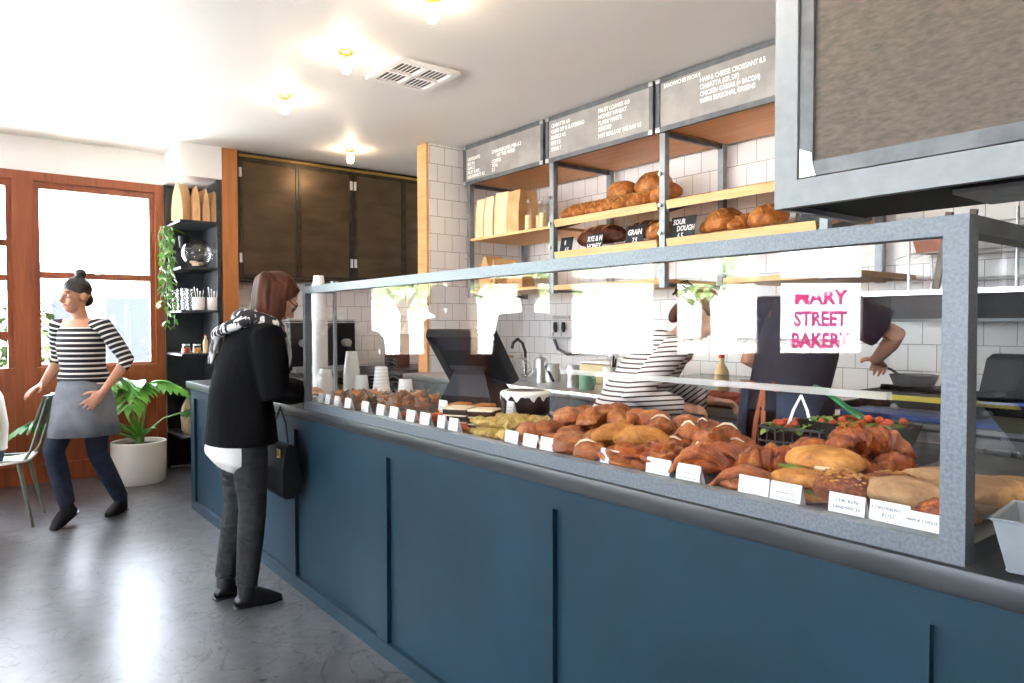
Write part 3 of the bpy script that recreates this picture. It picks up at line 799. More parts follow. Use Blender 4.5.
# bags, bottles and loaves on the rack
g = 'paper bags on the left bread shelf'
zb = 2.091
bag((-5.13, 3.74, zb), R(90), 'narrow pale paper bag at the upright end of the bread rack shelf', .20, .12, .34, 'kraftpale', g, False)
bag((-4.995, 3.74, zb), R(88), 'pale paper bag second from the partition end of the bread rack', .20, .13, .345, 'kraftpale', g, False)
bag((-4.84, 3.75, zb), R(91), 'wide pale paper bag in the middle of the left bread shelf', .20, .17, .36, 'kraftpale', g, False)
bag((-4.665, 3.75, zb), R(90), 'pale paper bag beside the small clear bottles on the bread rack', .21, .165, .35, 'kraft', g, False)
for i, (x, y) in enumerate(((-4.50, 3.68), (-4.41, 3.72), (-4.32, 3.68), (-4.23, 3.74))):
    bottle((x, y, zb), 'small clear bottle, %s from the paper bags on the left bread shelf' % ORD[i], 'glass', .03, .25-.02*(i % 2), 'steel', group='small clear bottles on the left bread shelf', fill='sauce')
for i, (x, y, r_, h) in enumerate(((-5.08, 3.75, .3, .30), (-4.90, 3.74, -.2, .26), (-4.72, 3.78, .5, .22))):
    bag((x, y, 1.633), R(80)+r_, ['crumpled brown paper bag beside the upright on the lower left bread shelf', 'crumpled brown paper bag in the middle of the lower left bread shelf', 'low brown paper bag at the open side of the lower left bread shelf'][i], .20, .15, h, 'kraft', 'brown bags on the lower left bread shelf')

def loafmesh(l, w, h, rag=.05, seed=0, cut=3):
    rng = random.Random(seed)
    def fn(q): return 1+rag*mnoise.noise(q*2.2+V((seed, 0, 0)))
    b = MB(); b.ell((0, 0, h*.46), (l/2, w/2, h*.54), fn=lambda q: fn(q)*(1 if q.z > -.55 else .85/abs(q.z)*.62+.0), seg=26, rg=16)
    return b
def scores(l, w, h, n, ang=.5, wid=.012):
    b = MB()
    for k in range(n):
        x = (k-(n-1)/2)*l*.62/max(1, n)
        pts = []
        for j in range(7):
            t = j/6-.5; yy = w*.72*t; xx = x+ang*yy
            q = 1-(xx/(l/2))**2-(yy/(w/2))**2
            pts.append(V((xx, yy, h*.46+h*.54*math.sqrt(max(.02, q))+.001)))
        b.tube(pts, [.001, wid*.6, wid, wid, wid, wid*.6, .001], 6, side=(1, 0, 0), flat=.25)
    return b
protos = {}
def loaf(kind, l, w, h, crust, ns, seed, name='bread_loaf'):
    t = thing(name, kind, 'bread', (0, 0, -50))
    part('crust', loafmesh(l, w, h, .07, seed), crust, t)
    part('flour_scores', scores(l, w, h, ns), 'cruststripe', t)
    return t
lf1 = loaf('x', .30, .13, .105, 'crust', 4, 1); lf2 = loaf('x', .21, .19, .125, 'crust', 2, 2); lf3 = loaf('x', .42, .17, .15, 'darkcrust', 3, 5); lf4 = loaf('x', .22, .15, .12, 'crust', 3, 9)
pool = []
def put(proto, fn, x, u, rz, label, group, scale=1, ang=ANG, dz=0):
    p = fn(x, u); fresh = proto not in pool
    o = proto if fresh else dup(proto)
    pool.append(proto); o.location = p+V((0, 0, dz)); o.scale = (scale,)*3
    o.rotation_euler = (Matrix.Rotation(R(ang), 4, 'X') @ Matrix.Rotation(rz, 4, 'Z')).to_euler()
    o['label'] = label; o['group'] = group; return o
T = trays[1, 0]; g = 'loaves on the upper middle bread tray'
names = ['leftmost long scored loaf on the upper middle bread tray']+['long scored loaf on the upper middle bread tray, %s in the front row' % ORD[k] for k in range(1, 6)]
for k in range(6):
    put(lf1, T, -3.985+.135*k, .165, R(72), names[k], g, 1.03)
put(lf4, T, -3.155, .19, R(75), 'dark scored loaf at the right end of the upper middle bread tray', g, 1.12)
put(lf2, T, -3.72, .37, .3, 'smaller of two round loaves behind the front row, upper middle tray', g, 1.15, dz=.06)
put(lf2, T, -3.42, .38, 1.2, 'larger of two round loaves behind the front row, upper middle tray', g, 1.3, dz=.06)
T = trays[1, 1]; g = 'loaves on the lower middle bread tray'
put(lf3, T, -3.79, .22, R(4), 'long dark rye loaf behind the rye sign', g, 1.12, ANG-4)
put(lf3, T, -3.47, .36, R(8), 'dark rye loaf at the back of the lower middle bread tray', g, 1.0, ANG-4)
put(lf4, T, -3.17, .17, R(30), 'golden loaf right of the small signs on the lower middle bread tray', g, 1.1, ANG-4)
T = trays[2, 1]; g = 'loaves on the bread tray below the sandwich menu'
put(lf4, T, -2.86, .30, R(60), 'small dark loaf tucked behind the sour dough sign', g, .85, ANG-4)
put(lf4, T, -2.70, .20, R(78), 'tallest round loaf just right of the sour dough sign', g, 1.3, ANG-4)
put(lf1, T, -2.55, .21, R(78), 'long scored loaf between two round loaves below the sandwich menu', g, 1.0, ANG-4)
put(lf4, T, -2.40, .20, R(70), 'round loaf with open tray space to its right, below the sandwich menu', g, 1.2, ANG-4)

def sign(loc, w, h, lines, label, tilt=-12, rz=0):
    t = thing('bread_sign', label, 'sign', loc, group='small blackboard signs on the bread trays')
    t.rotation_euler = (R(tilt), 0, rz)
    part('sign_panel', MB().box((0, 0, h/2), (w, .006, h), bev=.001), 'slate', t)
    m = Matrix(((1, 0, 0, 0), (0, 0, -1, -.0035), (0, 1, 0, 0), (0, 0, 0, 1)))
    part('lettering', textblock([(s, x*w, y*h, z, 'CENTER', .75, .001) for s, x, y, z in lines], m), 'chalk', t, smooth=False)
    part('sign_foot', MB().box((0, .02, .006), (w*.6, .035, .004)), 'slate', t)
    return t
T = trays[1, 1]
sign(T(-4.02, .035), .13, .13, [('8', -.1, .55, .05), ('6.5', .12, .14, .045)], 'smallest blackboard sign, beside the upright on the lower middle tray')
sign(T(-3.715, .035), .165, .13, [('RYE & H', 0, .56, .055), ('HONEY', 0, .12, .055)], 'blackboard sign in front of the long dark rye loaf')
sign(T(-3.33, .035), .16, .145, [('GRAIN', 0, .55, .055), ('7.5', .05, .16, .05)], 'blackboard sign between the dark rye loaf and the golden loaf')
T = trays[2, 1]
sign(T(-2.925, .035), .19, .16, [('SOUR', -.16, .68, .05), ('DOUGH', .14, .40, .05), ('6.5', -.05, .10, .05)], 'blackboard sign reading sour dough at the upright of the right tray')
sign(T(-2.06, .06), .20, .13, [('PICCOLO', -.02, .5, .045)], 'blackboard sign at the right end of the tray under the hanging cabinet')

# ============================================================ hanging steel cabinet on the right
hc = thing('hanging_cabinet', 'large pale grey steel cabinet with a weathered mesh door hanging over the kitchen', 'cabinet', (-.6, 2.6, 1.742))
HX0, HX1, HY0, HY1, HZ0, HZ1 = -1.432, .35, 2.3, 2.9, 1.742, CZ-.003
part('cabinet_body', MB().b2(HX0+.01, HX1, HY0+.03, HY1, HZ0+.02, HZ1), 'blackmatt', hc, world=True)
bd = .085
part('face_frame', MB().b2(HX0, HX0+bd, HY0, HY0+.035, HZ0, HZ1).b2(HX0+bd, HX1, HY0, HY0+.035, HZ0, HZ0+.092).b2(HX0+bd, HX1, HY0, HY0+.035, HZ1-.06, HZ1).b2(HX1-.085, HX1, HY0, HY0+.035, HZ0+.092, HZ1-.06).b2(HX0, HX0+.03, HY0+.035, HY1, HZ0, HZ1), 'lightframe', hc, world=True, smooth=False)
dr = part('mesh_door', MB().b2(HX0+bd+.045, HX1-.13, HY0+.018, HY0+.026, HZ0+.135, HZ1-.11), 'meshsheet', hc, world=True)
df = MB()
xa, xb, za, zb_ = HX0+bd+.005, HX1-.09, HZ0+.098, HZ1-.065
df.b2(xa, xa+.048, HY0+.008, HY0+.03, za, zb_).b2(xb-.048, xb, HY0+.008, HY0+.03, za, zb_).b2(xa+.048, xb-.048, HY0+.008, HY0+.03, za, za+.05).b2(xa+.048, xb-.048, HY0+.008, HY0+.03, zb_-.05, zb_)
part('door_frame', df, 'darksteel', dr, world=True, smooth=False)
cp = MB().prism([(xa, za), (xa+.06, za), (xa+.048, za+.045), (xa+.044, za+.08), (xa, za+.10)], 0, .003, Matrix(((1, 0, 0, 0), (0, 0, -1, HY0+.0085), (0, 1, 0, 0), (0, 0, 0, 1))))
part('corner_plate', cp, 'steel', dr, world=True, smooth=False)
part('underside_vent', MB().b2(HX0+.5, HX1-.15, HY0+.2, HY1-.08, HZ0+.004, HZ0+.019), 'darksteel', hc, world=True)
# ============================================================ kitchen: benches and equipment
def bench(name, label, x0, x1, y0, y1, z, mat='steel', shelf=.42, legs=None):
    t = thing(name, label, 'bench', ((x0+x1)/2, (y0+y1)/2, 0))
    part('bench_top', MB().b2(x0, x1, y0, y1, z-.045, z, .004), mat, t, world=True)
    part('undershelf', MB().b2(x0+.02, x1-.02, y0+.05, y1-.02, shelf-.03, shelf), 'steel', t, world=True)
    n = max(2, round((x1-x0)/1.1)+1)
    for i in range(n):
        x = x0+.04+(x1-x0-.08)*i/(n-1)
        for y in (y0+.05, y1-.05): part('leg', MB().b2(x-.02, x+.02, y-.02, y+.02, 0, z-.045), 'steel', t, world=True)
    part('front_rail', MB().b2(x0, x1, y0+.03, y0+.05, z-.16, z-.05), 'darksteel', t, world=True)
    return t
bb = bench('steel_bench', 'long stainless steel bench along the tiled wall below the bread rack', -5.33, -1.93, 2.98, 4.28, .92)
# drawers under the bench
for i, x in enumerate((-3.9, -3.2, -2.5)):
    t = thing('drawer_unit', 'steel drawer unit under the back bench, %s from the partition' % ORD[i], 'drawers', (x, 3.5, .421), group='drawer units under the back bench')
    part('unit_body', MB().b2(-.3, .3, -.35, .35, 0, .33), 'darksteel', t)
    for k in range(2):
        d = part('drawer', MB().b2(-.28, .28, -.365, -.35, .02+.155*k, .165+.155*k), 'steel' if i % 2 else 'blackmatt', t)
        part('handle', MB().b2(-.1, .1, -.385, -.365, .10+.155*k, .115+.155*k), 'steel', d)
def can(loc, label, name='steel_canister', r=.04, h=.14, mat='steel', lid=None, group='canisters and tins on the back bench', cat='canister'):
    t = thing(name, label, cat, loc, group=group)
    part('canister_body', MB().lathe([(0, 0), (r, 0), (r*1.02, h*.03), (r*1.02, h*.97), (r*.97, h), (r*.93, h), (r*.93, .01), (0, .01)], n=24), mat, t)
    if lid: part('lid', MB().lathe([(0, h), (r*1.05, h), (r*1.05, h+.015), (r*.3, h+.02), (0, h+.022)], n=24), lid, t)
    return t
BZ = .921
t = can((-3.85, 3.26, BZ), 'tall steel canister left of the short steel tin on the back bench', r=.03, h=.17)
t = can((-3.46, 3.21, BZ), 'short steel tin left of the mint mug on the back bench', r=.04, h=.145)
ub = can((-3.10, 3.19, BZ), 'steel tin holding spatulas on the back bench', 'utensil_tin', r=.05, h=.15, cat='utensil tin')
for k, (dx, dy, hh) in enumerate(((.02, .01, .25), (-.02, .02, .23), (.03, -.015, .28))):
    u = thing('spatula', 'long-handled spatula in the steel tin, %s' % ['middle one', 'shortest one', 'tallest one leaning right'][k], 'spatula', (-3.10+dx*.4, 3.19+dy*.4, BZ+.012))
    part('spatula_handle', MB().tube([(0, 0, 0), (dx*1.2, dy, hh*.75)], .006, 8), 'blackmatt' if k != 1 else 'steel', u)
    part('blade', MB().tube([(dx*1.2, dy, hh*.75), (dx*1.4, dy, hh*.85), (dx*1.5, dy, hh)], [.008, .02, .016], 8, flat=.25), 'steel', u)
mg = thing('enamel_mug', 'mint green enamel mug on the back bench', 'mug', (-3.27, 3.15, BZ))
part('mug_body', MB().lathe([(0, 0), (.045, 0), (.05, .005), (.05, .1), (.046, .1), (.045, .01), (0, .01)], n=24), 'mint', mg)
part('handle', MB().tube([(.048, 0, .08), (.075, 0, .075), (.078, 0, .045), (.05, 0, .02)], .006, 8), 'mint', mg)
tb = thing('storage_tub', 'wide cream storage tub behind the tins on the back bench', 'tub', (-3.42, 3.62, BZ))
part('tub_body', MB().box((0, 0, .07), (.52, .3, .14), bev=.02), 'sauce', tb)
part('lid', MB().box((0, 0, .15), (.54, .32, .02), bev=.006), 'papercup', tb)
def jug(loc, rz, label):
    t = thing('glass_jug', label, 'jug', loc, rz, 'glass jugs by the black tap')
    part('jug_glass', MB().lathe([(0, 0), (.045, 0), (.055, .03), (.052, .13), (.056, .15), (.052, .15), (.048, .13), (.05, .03), (.04, .008), (0, .008)], n=24), 'glass', t)
    part('lid', MB().lathe([(0, .150), (.05, .150), (.03, .17), (.008, .175), (.01, .19), (0, .192)], n=20), 'steel', t)
    part('handle', MB().tube([(.052, 0, .13), (.09, 0, .12), (.09, 0, .06), (.055, 0, .03)], .006, 8), 'steel', t)
jug((-4.10, 3.28, BZ), .6, 'glass jug nearest the black tap on the back bench')
jug((-3.99, 3.38, BZ), 2.0, 'glass jug right of its twin on the back bench')
tp = thing('bench_tap', 'black gooseneck tap rising from the back bench', 'tap', (-4.32, 3.5, BZ))
part('tap_base', MB().lathe([(0, 0), (.03, 0), (.03, .02), (.015, .03), (0, .03)], n=18), 'black', tp)
part('spout', MB().tube([(0, 0, .02), (0, 0, .2), (.0, -.03, .27), (.03, -.1, .30), (.05, -.16, .27), (.05, -.17, .23)], .012, 10), 'black', tp)
part('lever', MB().tube([(0, .01, .04), (.06, .01, .07)], .007, 8), 'steel', tp)
pf = thing('milk_frother', 'steel jug with a slanting black handle on the back bench', 'jug', (-3.88, 3.40, BZ))
part('jug_body', MB().lathe([(0, 0), (.055, 0), (.06, .03), (.045, .1), (.05, .13), (.046, .13), (.042, .1), (0, .02)], n=22), 'steel', pf)
part('handle', MB().tube([(-.04, 0, .12), (-.07, 0, .10), (.14, -.12, .02)], .011, 8), 'black', pf)
bx = thing('bread_bin', 'tan bread bin beside the till on the back bench', 'bread bin', (-4.35, 3.2, BZ))
part('bin_body', MB().box((0, 0, .08), (.24, .22, .16), bev=.035), 'kraft', bx)
part('lid', MB().box((0, 0, .17), (.25, .23, .02), bev=.008), 'pinedark', bx)
part('knob', MB().ell((0, 0, .19), .014), 'black', bx)
for i, (x, y, m_, h) in enumerate(((-2.98, 3.20, 'papercup', .19), (-2.90, 3.25, 'sauce', .2))):
    bottle((x, y, BZ), ['white squeeze bottle left of the pale yellow one on the back bench', 'pale yellow squeeze bottle beside the white one on the back bench'][i], m_, .034, h, 'papercup' if i == 0 else 'steel', group='squeeze bottles on the back bench')
bottle((-2.99, 3.52, BZ), 'clear sauce bottle with a red cap left of the woman in stripes', 'glass', .04, .27, 'redcap', fill='sauce', group='red-capped bottles')
bottle((-2.44, 3.40, BZ), 'yellowish sauce bottle with a red cap between the two kitchen workers', 'sauce', .042, .24, 'redcap', group='red-capped bottles')
can((-2.34, 3.50, BZ), 'small grey pot right of the yellowish red-capped bottle', 'steel_pot', .045, .10)
# wall-mounted tap rack and hose
wr = thing('tap_rack', 'small wall rack with two black taps on the tiles', 'tap', (-4.78, 4.295, 1.2))
part('rack_plate', MB().b2(-.11, .11, -.012, 0, .18, .21).b2(-.11, .11, -.06, 0, .0, .012), 'steel', wr)
for x in (-.055, .055):
    k = part('tap_handle', MB().lathe([(0, .06), (.014, .06), (.02, .10), (.016, .15), (0, .155)], c=(x, -.03, 0), n=14), 'black', wr)
    part('spout', MB().tube([(x, -.03, .07), (x, -.05, .06), (x, -.06, .03)], .008, 8), 'steel', k)
hs = thing('wall_hose', 'dark bent hose fixed across the tiles above the bench', 'hose', (-4.5, 4.28, 1.05))
part('hose', MB().tube([(-.35, -.02, .16), (-.28, -.03, .06), (-.15, -.035, .02), (-.02, -.035, .03), (.08, -.03, .08), (.3, -.02, .07)], .014, 8), 'darksteel', hs)
part('hose_end', MB().ell((.31, -.02, .07), .025), 'black', hs)

# clear food tray on the bench
ft = thing('food_tray', 'clear plastic tray of red sausage rolls beside the woman in stripes', 'food tray', (-2.16, 3.12, BZ), .05)
t_ = MB(); W, D, H = .30, .16, .14
for a, b, c, d in ((-W, W, -D, -D+.005), (-W, W, D-.005, D), (-W, -W+.005, -D, D), (W-.005, W, -D, D)): t_.b2(a, b, c, d, 0, H)
t_.b2(-W, W, -D, D, 0, .005).b2(-W-.015, W+.015, -D-.015, -D, H-.01, H).b2(-W-.015, W+.015, D, D+.015, H-.01, H)
part('tray_body', t_, 'plastic', ft, smooth=False)
for i in range(9):
    for j in range(2):
        q = thing('sausage_roll', 'red sausage roll in the clear tray, %s from its left end, %s row' % (ORD[i], ('front', 'back')[j]), 'sausage roll', (-2.16-.25+.061*i, 3.12-.075+.15*j, BZ+.0065), group='red rolls in the clear tray')
        part('roll_body', MB().tube([(0, -.05, .026), (0, .0, .029), (0, .05, .026)], [.022, .026, .022], 12, rnd=True), 'tomato', q)
# right hand cooking line
cl = thing('prep_counter', 'stainless under-counter fridge with a steel front at the right of the kitchen', 'prep counter', (-.7, 3.7, 0))
part('unit_body', MB().b2(-1.80, .6, 3.34, 3.84, .08, .88), 'darksteel', cl, world=True)
part('top', MB().b2(-1.83, .63, 3.30, 3.842, .88, .90), 'steel', cl, world=True)
for i in range(3):
    d = part('fridge_drawer', MB().b2(-1.78+.79*i, -1.02+.79*i, 3.315, 3.34, .70, .862), 'steel', cl, world=True)
    part('handle', MB().b2(-1.70+.79*i, -1.10+.79*i, 3.29, 3.315, .80, .825), 'steel', d, world=True)
    d = part('fridge_door', MB().b2(-1.78+.79*i, -1.02+.79*i, 3.315, 3.34, .25, .67), 'steel', cl, world=True)
    part('handle', MB().b2(-1.70+.79*i, -1.10+.79*i, 3.29, 3.315, .60, .625), 'steel', d, world=True)
part('plinth', MB().b2(-1.78, .58, 3.46, 3.84, 0, .08), 'blackmatt', cl, world=True)
cbd = thing('chopping_board', 'blue plastic chopping board on the steel prep counter', 'chopping board', (-1.25, 3.46, .901))
part('board', MB().box((0, 0, .012), (.95, .24, .024), bev=.004), 'blueplastic', cbd)
bw = thing('salad_bowl', 'small dark bowl of green leaves on the blue chopping board', 'bowl', (-1.20, 3.50, .926))
part('bowl_body', MB().lathe([(0, 0), (.05, 0), (.08, .05), (.085, .07), (.08, .07), (.06, .02), (0, .012)], n=24), 'darksteel', bw)
lv = MB(); rng = random.Random(5)
for k in range(16):
    a = rng.uniform(0, 6.28); leafmesh(lv, (.03*math.cos(a), .03*math.sin(a), .05), (math.cos(a), math.sin(a), .7), .06, .03)
part('leaves', lv, 'salad', bw)
rg = thing('gas_range', 'black gas range with pans against the tiles', 'gas range', (-.8, 4.08, 0))
part('range_body', MB().b2(-1.9, .6, 3.885, 4.28, .05, .975), 'blackmatt', rg, world=True)
part('control_strip', MB().b2(-1.9, .6, 3.87, 3.885, .935, .962), 'yellow', rg, world=True)
for i in range(5):
    x = -1.7+.5*i; b = MB()
    for a in range(4):
        c_, s_ = math.cos(a*PI/4), math.sin(a*PI/4); b.box((x, 4.08, .988), (.34, .014, .02), rz=a*PI/4)
    part('burner_grate', b, 'black', rg, world=True)
    part('knob', MB().lathe([(0, 0), (.02, 0), (.02, .02), (0, .02)], n=14).xf(Matrix.Translation((x, 3.868, .90)) @ Matrix.Rotation(R(90), 4, 'X')), 'steel', rg, world=True)
def pan(loc, rz, label, r=.12, h=.06, mat='darksteel'):
    t = thing('frying_pan', label, 'pan', loc, rz, 'pans on the gas range')
    part('pan_body', MB().lathe([(0, 0), (r*.8, 0), (r, h), (r-.006, h), (r*.78, .006), (0, .006)], n=26), mat, t)
    part('handle', MB().tube([(r*.95, 0, h*.8), (r+.08, 0, h+.02), (r+.2, 0, h+.03)], [.012, .011, .012], 8, flat=.5), 'black', t)
pan((-1.70, 4.08, .9985), 2.6, 'black frying pan at the left end of the gas range')
pan((-1.20, 4.08, .9985), -.5, 'steel saucepan on the gas range behind the blue board', .10, .09, 'steel')
pan((-.70, 4.08, .9985), 1.0, 'dark frying pan on the gas range seen beside the case post')
ws = thing('wall_shelf', 'stainless wall shelf over the gas range', 'shelf', (-.8, 4.12, 1.49))
part('shelf_plate', MB().b2(-1.98, .6, 3.93, 4.298, 1.49, 1.50).b2(-1.98, .6, 3.92, 3.94, 1.483, 1.508), 'steel', ws, world=True)
part('under_light', MB().b2(-1.85, .5, 3.97, 4.298, 1.345, 1.36), 'lightframe', ws, world=True)
hd = MB().b2(-1.95, .5, 4.0, 4.298, 1.36, 1.488)
part('grill_box', hd, 'black', ws, world=True)
wrk = thing('wire_rack', 'wire rack standing on the wall shelf over the gas range', 'wire rack', (-1.0, 4.12, 1.531))
wb = MB()
for z in (.03, .17, .30):
    for y in (-.14, .14): wb.cyl((-.7, y, z), (1.3, y, z), .005, n=6)
    for k in range(22): wb.cyl((-.68+.094*k, -.14, z), (-.88+.094*k, .14, z), .0025, n=5)
part('wires', wb, 'steel', wrk)
for k, x in enumerate((-.69, -.2, .5, 1.28)):
    for y in (-.14, .14): part('rack_post', MB().cyl((x, y, -.03), (x, y, .36), .008, n=8), 'steel', wrk)
for k, x in enumerate((-1.55, -1.44)):
    t = thing('baking_tray', 'dark baking tray leaning on the wire rack, %s of the pair' % ('left one', 'right one')[k], 'baking tray', (x, 3.945, 1.502), group='baking trays leaning on the wire rack')
    t.rotation_euler = (R(0), R(9), 0)
    part('tray_sheet', MB().b2(-.014, .014, .005, .30, 0, .006).b2(-.016, .016, .005, .024, 0, .40), 'bronzedark', t)
st_ = thing('loaf_tin', 'reddish loaf tin on the wire rack shelf', 'loaf tin', (-1.60, 4.10, 1.705))
part('tin_body', MB().prism([(-.08, 0), (.08, 0), (.10, .07), (-.10, .07)], -.05, .05, Matrix(((1, 0, 0, 0), (0, 0, 1, 0), (0, 1, 0, 0), (0, 0, 0, 1)))), 'strap', st_)

# dark coffee machine and counter under the bronze cupboards
sb = thing('coffee_bench', 'dark bench under the bronze cupboards', 'bench', (-6.3, 3.15, 0))
part('bench_body', MB().b2(-6.84, -6.0, 2.05, 4.25, .03, .86), 'blackmatt', sb, world=True)
part('bench_top', MB().b2(-6.845, -5.97, 2.04, 4.26, .86, .90), 'darksteel', sb, world=True)
em = thing('coffee_machine', 'black coffee machine with steel bands under the bronze cupboards', 'coffee machine', (-6.3, 2.60, .901))
part('machine_body', MB().box((0, 0, .25), (.45, .62, .44), bev=.02), 'black', em)
part('cup_rail', MB().box((0, 0, .475), (.46, .63, .012)).box((0, 0, .455), (.47, .64, .008)), 'steel', em)
for y in (-.2, .2):
    g_ = part('group_head', MB().cyl((.22, y, .27), (.30, y, .27), .035), 'steel', em)
    part('portafilter_handle', MB().tube([(.29, y, .23), (.42, y, .21)], .016, 8), 'black', g_)
part('drip_tray', MB().box((.24, 0, .04), (.12, .58, .05)), 'steel', em)
for y in (-.25, .25): part('foot', MB().cyl((0, y, 0), (0, y, .03), .03), 'black', em)
gr = thing('coffee_grinder', 'black grinder with a clear hopper beside the coffee machine', 'coffee grinder', (-6.28, 3.45, .901))
part('grinder_body', MB().box((0, 0, .17), (.18, .2, .34), bev=.02), 'black', gr)
part('hopper', MB().lathe([(.03, .34), (.09, .46), (.09, .52), (0, .525)], n=22), 'plastic', gr)

# ============================================================ tills
def till(loc, rz, label, s=1):
    t = thing('till_screen', label, 'till', loc, rz); t.scale = (s,)*3
    part('till_base', MB().rings([[V((x*k, y*k2+oy, z)) for x, y in ((-.15, -.12), (.15, -.12), (.15, .12), (-.15, .12))] for z, k, k2, oy in ((0, 1, 1, 0), (.03, 1, 1, 0), (.06, .9, .85, .0), (.16, .62, .5, -.02), (.2, .5, .35, -.04))]), 'black', t, smooth=False)
    m = Matrix.Translation((0, -.05, .25)) @ Matrix.Rotation(R(40), 4, 'X')
    part('screen_shell', MB().rings([[V((x, y, z)) for x, z in ((-w, -h), (w, -h), (w, h), (-w, h))] for y, w, h in ((-.06, .12, .09), (-.035, .185, .145), (0, .195, .155), (.012, .195, .155))]).xf(m), 'black', t, smooth=False)
    part('screen_glass', MB().b2(-.18, .18, .0125, .0135, -.14, .14).xf(m), 'darksteel', t)
    part('card_slot', MB().b2(-.1, .1, -.068, -.055, -.03, -.01).xf(m), 'darksteel', t)
    return t
till((-2.86, 2.02, .931), R(20), 'black till seen from behind in the middle of the counter', 1.02)
# near till: upright dark back with a painted blue reflection along its crease
nt_ = thing('till_screen', 'large black till with a round emblem on its back, at the right edge', 'till', (-.525, 2.29, .931), R(8))
part('till_base', MB().box((.02, .06, .012), (.26, .2, .024), bev=.008).box((.02, .06, .06), (.12, .06, .1)), 'black', nt_)
def shellrings(spec, y1):
    return MB().rings([[V((-w, y, z)), V((w, y, z)), V((w, y1, z)), V((-w, y1, z))] for w, y, z in spec])
part('screen_shell', shellrings([(.235, -.045, .192), (.237, -.055, .205), (.222, -.03, .31), (.212, -.012, .322)], .05), 'black', nt_, smooth=False)
part('lower_housing', shellrings([(.10, .0, .026), (.13, .0, .03), (.232, -.042, .186)], .05), 'blackmatt', nt_, smooth=False)
part('reflection_band', MB().b2(-.228, .228, -.05, .0, .1865, .1925), 'blueplastic', nt_)  # coloured strip standing in for a blue reflection
part('screen_glass', MB().b2(-.2, .2, .0505, .052, .05, .30), 'darksteel', nt_)
em_ = MB(); em_.tube([(.017*math.cos(a*PI/8), 0, .017*math.sin(a*PI/8)) for a in range(17)], .003, 6); em_.tube([(.007*math.cos(a*PI/8), 0, .009*math.sin(a*PI/8)) for a in range(3, 14)], .0026, 6)
em_.xf(Matrix.Translation((-.075, -.040, .277)) @ Matrix.Rotation(R(-13), 4, 'X'))
part('emblem', em_, 'paperwhite', nt_)
# tub with a card at the right edge
tub = thing('condiment_tub', 'white plastic tub with a card at the right end of the counter', 'tub', (-.365, 1.405, .931), R(6))
part('tub_body', MB().rings([[V((x*k, y*k, z)) for x, y in ((-.07, -.08), (.07, -.08), (.07, .08), (-.07, .08))] for z, k in ((0, .72), (.002, .76), (.085, 1), (.088, 1.06), (.09, 1.06), (.09, .99), (.088, .96), (.008, .72))]), 'lightframe', tub, smooth=False)
cd = part('price_card', MB().box((.012, -.066, .045), (.05, .002, .062)), 'paperwhite', tub)
part('steel_mat', MB().b2(-.42, .60, 1.36, 1.80, .931, .9335), 'steel', None)
o = bpy.data.objects['steel_mat']; tag(o, 'flat steel serving mat on the counter right of the case', 'mat')
tub.location.z = .934

# cups on the counter
def cupstack(loc, n, label, r0=.03, r1=.042, h=.11, step=.02, inv=True, mat='papercup', group=None):
    """nested cups, each one a cup of its own"""
    if inv: b = MB().lathe([(r1+.002, 0), (r1+.002, .005), (r1, .005), (r0, h), (0, h), (0, h-.004), (r0-.003, h-.005), (r1-.003, 0)], n=20, cap=False)
    else: b = MB().lathe([(0, 0), (r0, 0), (r1, h), (r1+.003, h), (r1+.003, h+.004), (r1-.003, h+.004), (r0-.003, .005), (0, .005)], n=20, cap=False)
    me = b.mesh('cup'); me.materials.append(M[mat])
    for k in range(n):
        o = bpy.data.objects.new('cup', me); COL.objects.link(o)
        o.location = V(loc)+V((0, 0, k*step)); tag(o, label, 'cup', label.replace('cup in', 'cups in'))
cz = .9305
cupstack((-3.86, 1.63, cz), 22, 'white paper cup in the tallest stack just behind the left case post', .030, .042, .11, .0205)
cupstack((-4.16, 1.75, cz), 30, 'white paper cup in the tall stack beside the face of the woman in black', .030, .042, .11, .0205)
cupstack((-3.72, 1.60, cz), 4, 'clear plastic cup in the wide low stack nearest the left case post', .030, .05, .12, .015, mat='milky')
cupstack((-3.56, 1.68, cz), 8, 'clear plastic cup in the tallest clear stack behind the muffins', .030, .046, .13, .019, mat='milky')
cupstack((-3.40, 1.66, cz), 3, 'clear plastic cup in the short middle stack behind the muffins', .030, .042, .11, .017, mat='milky')
cupstack((-3.26, 1.70, cz), 5, 'clear plastic cup in the stack second from the right behind the muffins', .030, .046, .13, .016, mat='milky')
cupstack((-3.12, 1.76, cz), 2, 'clear plastic cup in the lowest, rightmost stack behind the muffins', .032, .046, .12, .016, mat='milky')
cupstack((-4.76, 1.42, cz), 5, 'white cup in the short stack near the left end of the counter', .034, .042, .05, .016, inv=False)
for i, (x, y, m_) in enumerate(((-3.60, 1.385, 'papercup'), (-3.80, 1.395, 'kraft'))):
    t = thing('takeaway_cup', ['white takeaway cup by the hands of the woman in black', 'small brown cup beside the white takeaway cup'][i], 'cup', (x, y, cz))
    part('cup_body', cupshape(.028, .038, .085), m_, t)
